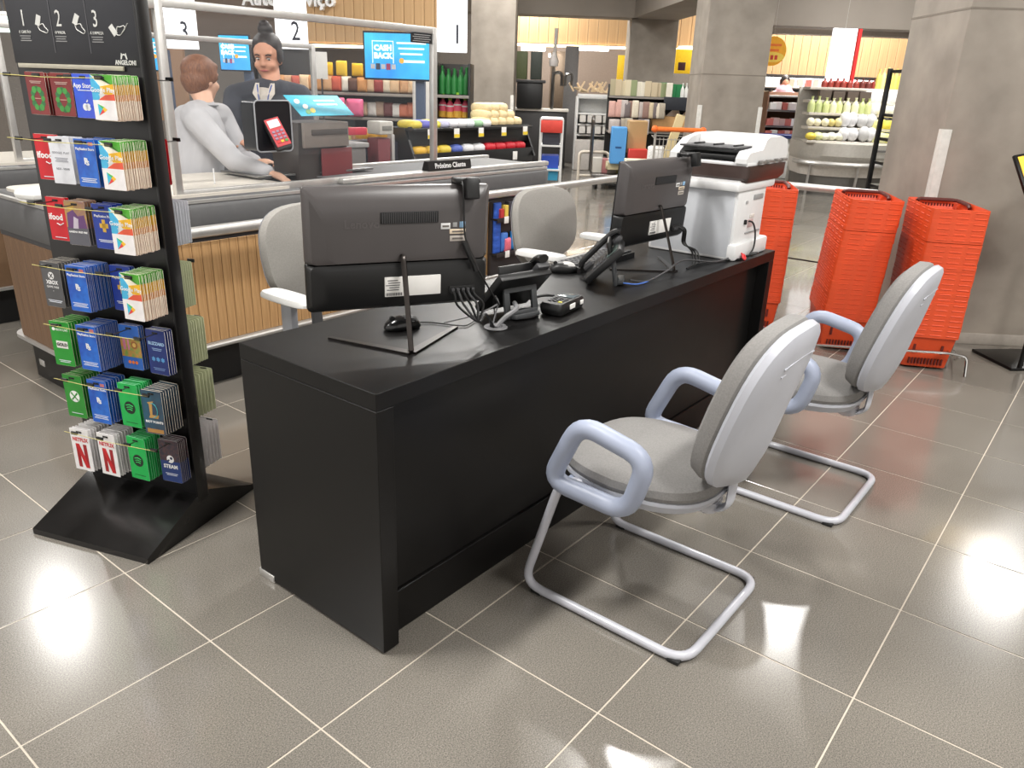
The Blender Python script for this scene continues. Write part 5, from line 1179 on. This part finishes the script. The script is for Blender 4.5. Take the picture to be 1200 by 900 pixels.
# magazine and goods rack before pillar four
mt, mw_, mz = shelving('magazine_rack', 'long black rack of hanging packets and magazines before the far pillar', 706, 812, 13.2, (113, 152, 185), blackplastic, blackplastic, depth=.4, top=100, sides=False, plinth=True)
MCOL = [(206, 190, 160), (176, 166, 150), (226, 216, 196), (150, 120, 110), (190, 180, 176), (120, 110, 110), (214, 170, 160)]
goods(mt, mw_, mz[0], 12, 'box', [(206, 190, 160), (222, 210, 180), (180, 170, 140), (236, 230, 214), (150, 160, 120)], (.10, .07, .24), 'small packet standing on the top of the magazine rack', 'packet', 'packets along the rack top', x1=.2)
goods(mt, mw_, mz[0], 3, 'box', [(36, 128, 74)], (.13, .06, .22), 'green packet standing on the magazine rack top', 'packet', 'green packets on the rack top', x0=.12, x1=.38, jit=0)
goods(mt, mw_, mz[0], 5, 'bottle', [(236, 236, 232)], (.06, .06, .24), 'white bottle with purple band on the rack top', 'bottle', 'white bottles on the rack top', x0=.42, x1=.68, jit=0)
goods(mt, mw_, mz[0]-.33, 14, 'bag', MCOL, (.11, .09, .26), 'packet hanging from the middle row of the magazine rack', 'packet', 'packets hanging in the middle row', x1=.08, y=-.28)
goods(mt, mw_, mz[0]-.58, 9, 'bag', MCOL, (.12, .09, .24), 'packet hanging from the lowest row of the magazine rack', 'packet', 'packets hanging in the lower row', x1=-.15, y=-.3)
B().box((.42, -.27, mz[0]-.09), (.62, .03, .20), .004).o('header_panel', K((34, 38, 46)), mt)
kf = mat('kraft_card', (186, 146, 98), .8)
cb = thing('cardboard_tray', 'open kraft cardboard display tray with three pointed flaps', 'box', G(782, 13.1)+Vector((0, 0, mz[1])), BG); w = PX(50, 13.1)
B().box((0, 0, .12), (w, .25, .24), .004).o('tray_body', kf, cb)
for i in range(3): B().front([(-w/2+w/3*i, .24), (-w/2+w/3*(i+1), .24), (-w/2+w/3*(i+.75), .42)], .09, .10).o('pointed_flap', K((224, 216, 206)), cb)
# flatbed trolley with boxes
ft = at0(716, 11.6, BG, 'flatbed_trolley', 'flatbed trolley loaded with cartons on the polished floor', 'trolley'); w = PX(48, 11.6)
B().box((0, .4, .2), (w, .8, .04), .006).o('deck', steel, ft)
for x in (-w/2+.08, w/2-.08):
    for y in (.08, .7): B().cyl((x-.02, y, .08), (x+.02, y, .08), .08, n=14).o('wheel', rubber, ft)
B().tube(fillet([(-w/2, .4, .2), (-w/2, .4, 1.0), (-w/2, .7, 1.0), (-w/2, .7, .2)], .06, 4), .02, 8).o('push_handle', steel, ft)
def cart_item(n, l, px, py0, py1, dep, wpx, c, off=0, d=.25): item(n, l, 'box', 'box', c, G(px, dep)+E2*off+Vector((0, 0, zz(px, py1, dep))), (PX(wpx, dep), d, zz(px, py0, dep)-zz(px, py1, dep)), BG)
cart_item('blue_carton', 'tall bright blue carton standing on the flatbed trolley', 720, 147, 190, 11.6, 17, (86, 160, 226))
for py in (160, 166): B().box((.08*(-1 if py == 160 else 1), -.51, .45), (.25, .02, .05)).o('carton_print', K((40, 90, 150)), bpy.data.objects['blue_carton'])
cart_item('kraft_carton', 'tall kraft carton right of the blue carton', 741, 140, 178, 11.6, 22, (196, 160, 112), .1)
cart_item('red_crate', 'red crate under the kraft carton', 743, 173, 186, 11.5, 22, (206, 60, 54), 0)
cart_item('low_carton', 'pale carton low on the flatbed trolley', 724, 190, 199, 11.5, 30, (196, 186, 150), .2)
cart_item('white_pack', 'white and yellow pack in front of the red crate', 741, 184, 194, 11.3, 26, (236, 230, 200), -.15)
goods(ft, w, .22, 5, 'box', [(180, 120, 120), (206, 200, 190), (120, 130, 110), (200, 190, 120)], (.14, .2, .22), 'small mixed carton low on the flatbed trolley', 'carton', 'small cartons on the flatbed trolley', y=.3)
# shopping trolley with orange handle
sc = at0(785, 9.4, BG, 'shopping_trolley', 'wire shopping trolley with orange handle behind the printer', 'trolley'); w = PX(54, 9.4); zh = zz(785, 150, 9.4); wire = K((176, 172, 166), .3)
B().tube([(-w/2, 0, zh), (w/2, 0, zh)], .026, 10).o('handle', K((238, 116, 40)), sc)
for x in (-w/2, w/2): B().ball((x, 0, zh), (.08, .08, .08)).o('handle_cap', K((238, 110, 40)), sc); B().tube([(x*.95, .02, zh), (x*.9, .1, .55), (x*.9, .1, .12)], .014, 6).o('side_post', wire, sc)
for k, z in enumerate((.52, .64, .76, .88)): B().tube([(-w*.45, .06, z), (w*.45, .06, z), (w*.38, .8, z), (-w*.38, .8, z)], .005, 5, closed=True).o('basket_wire', wire, sc)
for i in range(12): x = -w*.45+i*w*.9/11; B().tube([(x, .06, .5), (x, .05, .9)], .004, 5).o('basket_wire', wire, sc)
for x in (-w*.42, w*.42):
    B().tube([(x, .06, .16), (x*.85, .85, .16)], .012, 6).o('chassis_tube', wire, sc)
    for y in (.08, .84): B().cyl((x-.012, y, .06), (x+.012, y, .06), .06, n=12).o('wheel', rubber, sc)
item('kraft_roll', 'pale paper roll sticking out of the shopping trolley', 'roll', 'box', (214, 196, 150), G(776, 9.5)+Vector((0, 0, .55))+E2*.3, (.10, .08, .62), BG+.3); bpy.data.objects['kraft_roll'].rotation_euler = (0, R(14), BG)
item('white_bag', 'white bag inside the shopping trolley', 'bag', 'bag', (232, 230, 226), G(765, 9.5)+Vector((0, 0, .54))+E2*.3, (.2, .2, .24), BG); item('white_jug', 'white bottle inside the shopping trolley', 'bottle', 'bottle', (236, 236, 234), G(790, 9.5)+Vector((0, 0, .54))+E2*.3, (.1, .1, .22), BG)
for i in range(6): item('can', 'dark can in the lower part of the shopping trolley', 'can', 'bottle', [(120, 50, 50), (80, 70, 60)][i % 2], G(766+i*5, 9.4)+Vector((0, 0, .19))+E2*.3, (.08, .08, .25), BG, 'cans low in the shopping trolley')

lb_ = thing('light_box', 'pale green lit box at the far lane beyond the card rack', 'light', W(2, 28, 7.0), BG); B().box((0, .05, 0), (PX(30, 7.0), .1, PX(17, 7.0)), .004).o('lit_face', mat('lit_pale_green', (226, 250, 236), .5, emit=.9, var=.02), lb_); B().box((0, .05, PX(11, 7.0)), (PX(32, 7.0), .12, PX(5, 7.0)), .004).o('housing', white, lb_)
B().tube([(0, .05, PX(13, 7.0)), (0, .05, PX(90, 7.0))], .012, 6).o('hanger', darkgrey, lb_)

# ---------------------------------------------------------------- produce hall seen between the pillars
v3, w3, z3_ = planked('wood_valance', 'long pale wood valance above the produce hall', 880, 1090, 42, 91, 16.5, 22)
B().box((0, -.04, z3_-.02), (w3, .08, .06), .004).o('lower_trim', K((50, 44, 40)), v3)
panel('beam_soffit', '', 880, 1100, 33, 46, 14.2, mat('pale_soffit', (176, 166, 156), .7), th=.3, kind=1)
rs = thing('round_sign', 'round yellow offer sign hanging at the pillar edge', 'sign', W(905, 60, 9.9), BG); r_ = PX(16, 9.9)
B().front([(r_*math.cos(i*.2618), r_*math.sin(i*.2618)) for i in range(24)], -.012, .012).o('sign_disc', K((248, 176, 36)), rs)
B().front([(r_*.9*math.cos(i*.2618), r_*.35*math.sin(i*.2618)-.4*r_) for i in range(24)], -.016, -.012).o('pale_band', K((250, 214, 90)), rs)
for i in range(2): B().box((0, -.014, r_*(.42-.35*i)), (r_*(1.2-.3*i), .004, r_*.16)).o('sign_print', K((236, 120, 40)), rs)
for i in range(3): B().box((r_*(-.3+.3*i), -.018, -.42*r_), (r_*.2, .004, r_*.3)).o('red_print', K((200, 60, 40)), rs)
B().tube([(0, 0, r_), (0, 0, 1.9)], .0015, 5).o('hanger', alu, rs)
ls = thing('hanging_banner', 'tall white lit banner above the produce display', 'sign', W(980, 97, 12.6), BG)
B().box((0, 0, PX(29, 12.6)), (PX(27, 12.6), .06, PX(58, 12.6)), .004).o('banner_face', mat('lit_sign', (250, 250, 252), .5, emit=.85, var=.01), ls); B().tube([(0, 0, PX(58, 12.6)), (0, 0, PX(58, 12.6)+.9)], .002, 5).o('hanger', alu, ls)
rp = thing('red_pole', 'slim red pole with red foot rising from the produce display', 'pole', W(990, 104, 12.3), BG); B().tube([(.08, 0, 0), (.08, 0, PX(64, 12.3))], .035, 8).o('pole', K((206, 44, 44)), rp); B().box((-.1, 0, .05), (PX(14, 12.8), .15, .12), .01).o('foot', K((214, 40, 40)), rp)
# dairy wall fridge far behind
ft2, fw2, fz2 = shelving('dairy_fridge', 'long lit dairy fridge at the back of the produce hall', 880, 1060, 17.5, (104, 118, 132, 146), mat('fridge_back', (196, 206, 214), .4), white, depth=.6, top=90)
WH = [(236, 236, 232), (226, 220, 214), (206, 180, 160), (220, 200, 190), (240, 238, 236), (190, 120, 110), (200, 206, 190)]
for r, z in enumerate(fz2): goods(ft2, fw2, z, 20, 'box', WH, (.12, .12, .17), f'pale carton on the {ORD[r]} shelf of the far dairy fridge', 'carton', f'cartons on the {ORD[r]} dairy shelf', y=-.2)
fl = thing('light_bar', 'bright light tube along the top of the dairy fridge', 'light', W(970, 93, 17.1), BG); B().box((0, 0, 0), (PX(175, 17.1), .06, .05), .006).o('diffuser', mat('cool_diffuser', (240, 250, 255), .5, emit=3, var=.01), fl); B().box((0, .0, .05), (PX(175, 17.1), .1, .04), .006).o('housing', white, fl)
pr_ = thing('person', 'distant person with dark hair in a pink top at the fridge', 'person', G(905, 15.9), BG)
b = B(); chain(b, [(0, 0, 1.0), (0, 0, 1.42)], [.16, .15], 12); chain(b, [(0, 0, 1.4), (0, 0, 1.56)], [.06, .06]); b.ball((0, 0, 1.64), (.16, .19, .23))
for s in (-1, 1): chain(b, [(s*.17, 0, 1.4), (s*.22, .02, 1.15), (s*.2, -.12, .98)], [.055, .045, .035], 8); chain(b, [(s*.09, 0, .98), (s*.09, .02, .5), (s*.09, 0, .06)], [.09, .07, .05], 10)
fuse(b, 'body', skin1, pr_, .02, 2); b = B(); chain(b, [(0, 0, .9), (0, 0, 1.44)], [.2, .18], 12)
for s in (-1, 1): chain(b, [(s*.17, 0, 1.41), (s*.22, .02, 1.16)], [.075, .065], 8)
fuse(b, 'pink_top', K((222, 170, 180)), pr_, .02, 2); b = B(); b.ball((0, .02, 1.67), (.19, .21, .24)).ball((0, .07, 1.52), (.19, .1, .28)); fuse(b, 'hair', hairdark, pr_, .02, 2)
# middle island of boxed produce
it, iw, iz = shelving('produce_island', 'brown and white produce island with boxed goods', 884, 962, 14.8, (112, 128, 146, 160), mat('brown_panel', (120, 84, 64), .6), white, depth=.6, top=108)
for r, z in enumerate(iz[1:]): goods(it, iw, z, 11, 'box', [(236, 226, 220), (226, 190, 180), (200, 110, 100), (240, 236, 230)], (.12, .14, .13), f'white and red tray on the {ORD[r]} island shelf', 'tray', f'trays on the {ORD[r]} island shelf', y=-.28)
nb = thing('fridge_base', 'white low fridge base with navy trim left of the produce display', 'fridge', G(925, 14.2), BG); w = PX(80, 14.2); B().box((0, 0, .35), (w, .5, .7), .02).o('base', white, nb); B().box((0, -.05, .72), (w+.02, .55, .06), .01).o('navy_trim', K((40, 56, 120)), nb)
# curved produce display
dep = 12.2; pxc = 985; t = at0(pxc, dep, BG, 'produce_display', 'curved steel produce display with stepped shelves of bagged vegetables', 'display'); w = PX(118, dep)
def arcring(rx, ry, z, n=18): return [(rx*math.cos(math.pi+math.pi*i/n), ry*math.sin(math.pi+math.pi*i/n), z) for i in range(n+1)]+[(rx, .5, z), (-rx, .5, z)]
B().loft([arcring(w*.44, .40, 0), arcring(w*.44, .40, .28)]).o('kick_base', mat('dark_steel_kick', (112, 110, 106), .4, metal=.5), t)
B().loft([arcring(w*.45, .44, .28), arcring(w*.47, .5, .42), arcring(w*.47, .5, .50)]).o('bumper_skirt', K((206, 200, 192), .4), t)
B().loft([arcring(w*.46, .47, .5), arcring(w*.485, .53, .58), arcring(w*.48, .52, .76), arcring(w*.46, .48, .78)]).o('display_front', mat('display_steel', (196, 192, 184), .35, metal=.35), t)
B().tube([(x*1.06, y*1.1, .47) for x, y, z in arcring(w*.48, .54, 0)[:-2]], .03, 8).o('bumper_tube', alu, t)
for i in (3, 9, 15): a = arcring(w*.46, .5, 0)[i]; B().tube([(a[0], a[1], 0), (a[0], a[1]*1.1, .46)], .02, 6).o('bumper_post', alu, t)
B().box((.35, -.53, .68), (.3, .02, .03)).o('maker_plate', K((110, 108, 104)), t)
zs = [.79, zz(pxc, 148, dep), zz(pxc, 132, dep), zz(pxc, 118, dep), zz(pxc, 103, dep)]
for k, z in enumerate(zs):
    B().box((.05*0, -.12+k*.12, z-.02), (w*(.93-.02*k), .36, .04), .006).o('shelf_board', K((200, 194, 184)), t)
B().box((0, .55, zs[-1]/2), (w*.92, .06, zs[-1]), .01).o('back_panel', K((180, 176, 168)), t)
P = lambda k: dict(y=-.22+k*.12)
g_ = lambda k, n, sh, c, s, l, gname, x0, x1: goods(t, w, zs[k], n, sh, c, s, l, 'vegetable', gname, x0=x0, x1=x1, **P(k))
g_(0, 5, 'ball', [(226, 232, 170), (236, 236, 214), (230, 206, 80)], (.16, .16, .12), 'pale green bagged vegetable on the lowest shelf end', 'pale vegetables on the lowest shelf', -w*.42, -w*.16)
g_(0, 4, 'ball', [(206, 206, 206), (150, 150, 152), (226, 226, 228)], (.17, .17, .22), 'silver wrapped vegetable on the lowest produce shelf', 'silver wrapped vegetables, lowest shelf', -w*.12, w*.14)
g_(0, 6, 'loaf', [(226, 222, 140), (232, 230, 170)], (.15, .2, .14), 'yellow bagged vegetable on the lowest produce shelf', 'yellow bags on the lowest shelf', w*.19, w*.43)
g_(1, 5, 'ball', [(226, 214, 160), (236, 230, 200), (206, 190, 120)], (.12, .14, .13), 'cream vegetable on the second produce shelf', 'cream vegetables on the second shelf', -w*.42, -w*.17)
g_(1, 4, 'ball', [(206, 206, 206), (150, 150, 152), (226, 226, 228)], (.17, .17, .22), 'silver wrapped vegetable on the second produce shelf', 'silver wrapped vegetables, second shelf', -w*.12, w*.14)
g_(1, 6, 'loaf', [(236, 214, 90), (230, 226, 150)], (.15, .2, .13), 'yellow pack on the second produce shelf', 'yellow packs on the second shelf', w*.19, w*.43)
g_(2, 9, 'bottle', [(206, 214, 150), (190, 200, 140), (226, 226, 190)], (.11, .11, .22), 'pale green jar on the third produce shelf', 'green jars on the third shelf', -w*.42, w*.12)
g_(2, 6, 'loaf', [(240, 238, 226), (236, 234, 216)], (.15, .2, .14), 'white bag on the third produce shelf', 'white bags on the third shelf', w*.17, w*.43)
g_(3, 4, 'box', [(112, 70, 60), (96, 84, 76), (150, 90, 76)], (.17, .18, .14), 'dark punnet on the fourth produce shelf', 'dark punnets on the fourth shelf', -w*.28, w*.08)
g_(3, 6, 'loaf', [(244, 242, 234)], (.15, .2, .16), 'white bag on the fourth produce shelf', 'white bags on the fourth shelf', w*.14, w*.43)
g_(4, 9, 'bottle', [(150, 60, 50), (110, 50, 44)], (.09, .09, .14), 'small red jar on the highest produce shelf', 'red jars on the highest shelf', -w*.28, w*.2)
g_(4, 6, 'bottle', [(232, 226, 150), (222, 206, 110)], (.085, .085, .3), 'yellow oil bottle on the highest produce shelf', 'yellow bottles on the highest shelf', w*.22, w*.43)
# black shelf frame at the pillar edge
dep = 8.6; bf = at0(1036, dep, BG, 'black_rack', 'tall narrow black shelf frame at the concrete pillar edge', 'rack'); zt = zz(1036, 81, dep); w = PX(26, dep)
for x, y in ((-w/2, 0), (w/2, 0), (-w/2, .4), (w/2, .4)): B().box((x, y, zt/2), (.045, .045, zt), .003).o('post', blackplastic, bf)
for z in (zt-.03, 1.25, 1.0, .75, .5, .12): B().box((0, .2, z), (w, .4, .03), .003).o('shelf_board', blackplastic, bf)
for k, (z, c) in enumerate(((1.27, (226, 222, 214)), (1.02, (70, 66, 60)), (.77, (230, 226, 220)), (.52, (60, 56, 54)), (.14, (196, 120, 60)))):
    for i in range(2): item('rack_bottle', f'{["white", "dark", "cream", "black", "amber"][k]} bottle on the narrow black shelf frame', 'bottle', 'bottle', c, G(1036, dep)+E1*(-.05+.1*i)+E2*.12+Vector((0, 0, z)), (.085, .085, .2), BG, f'{["white", "dark", "cream", "black", "amber"][k]} bottles on the black shelf frame')
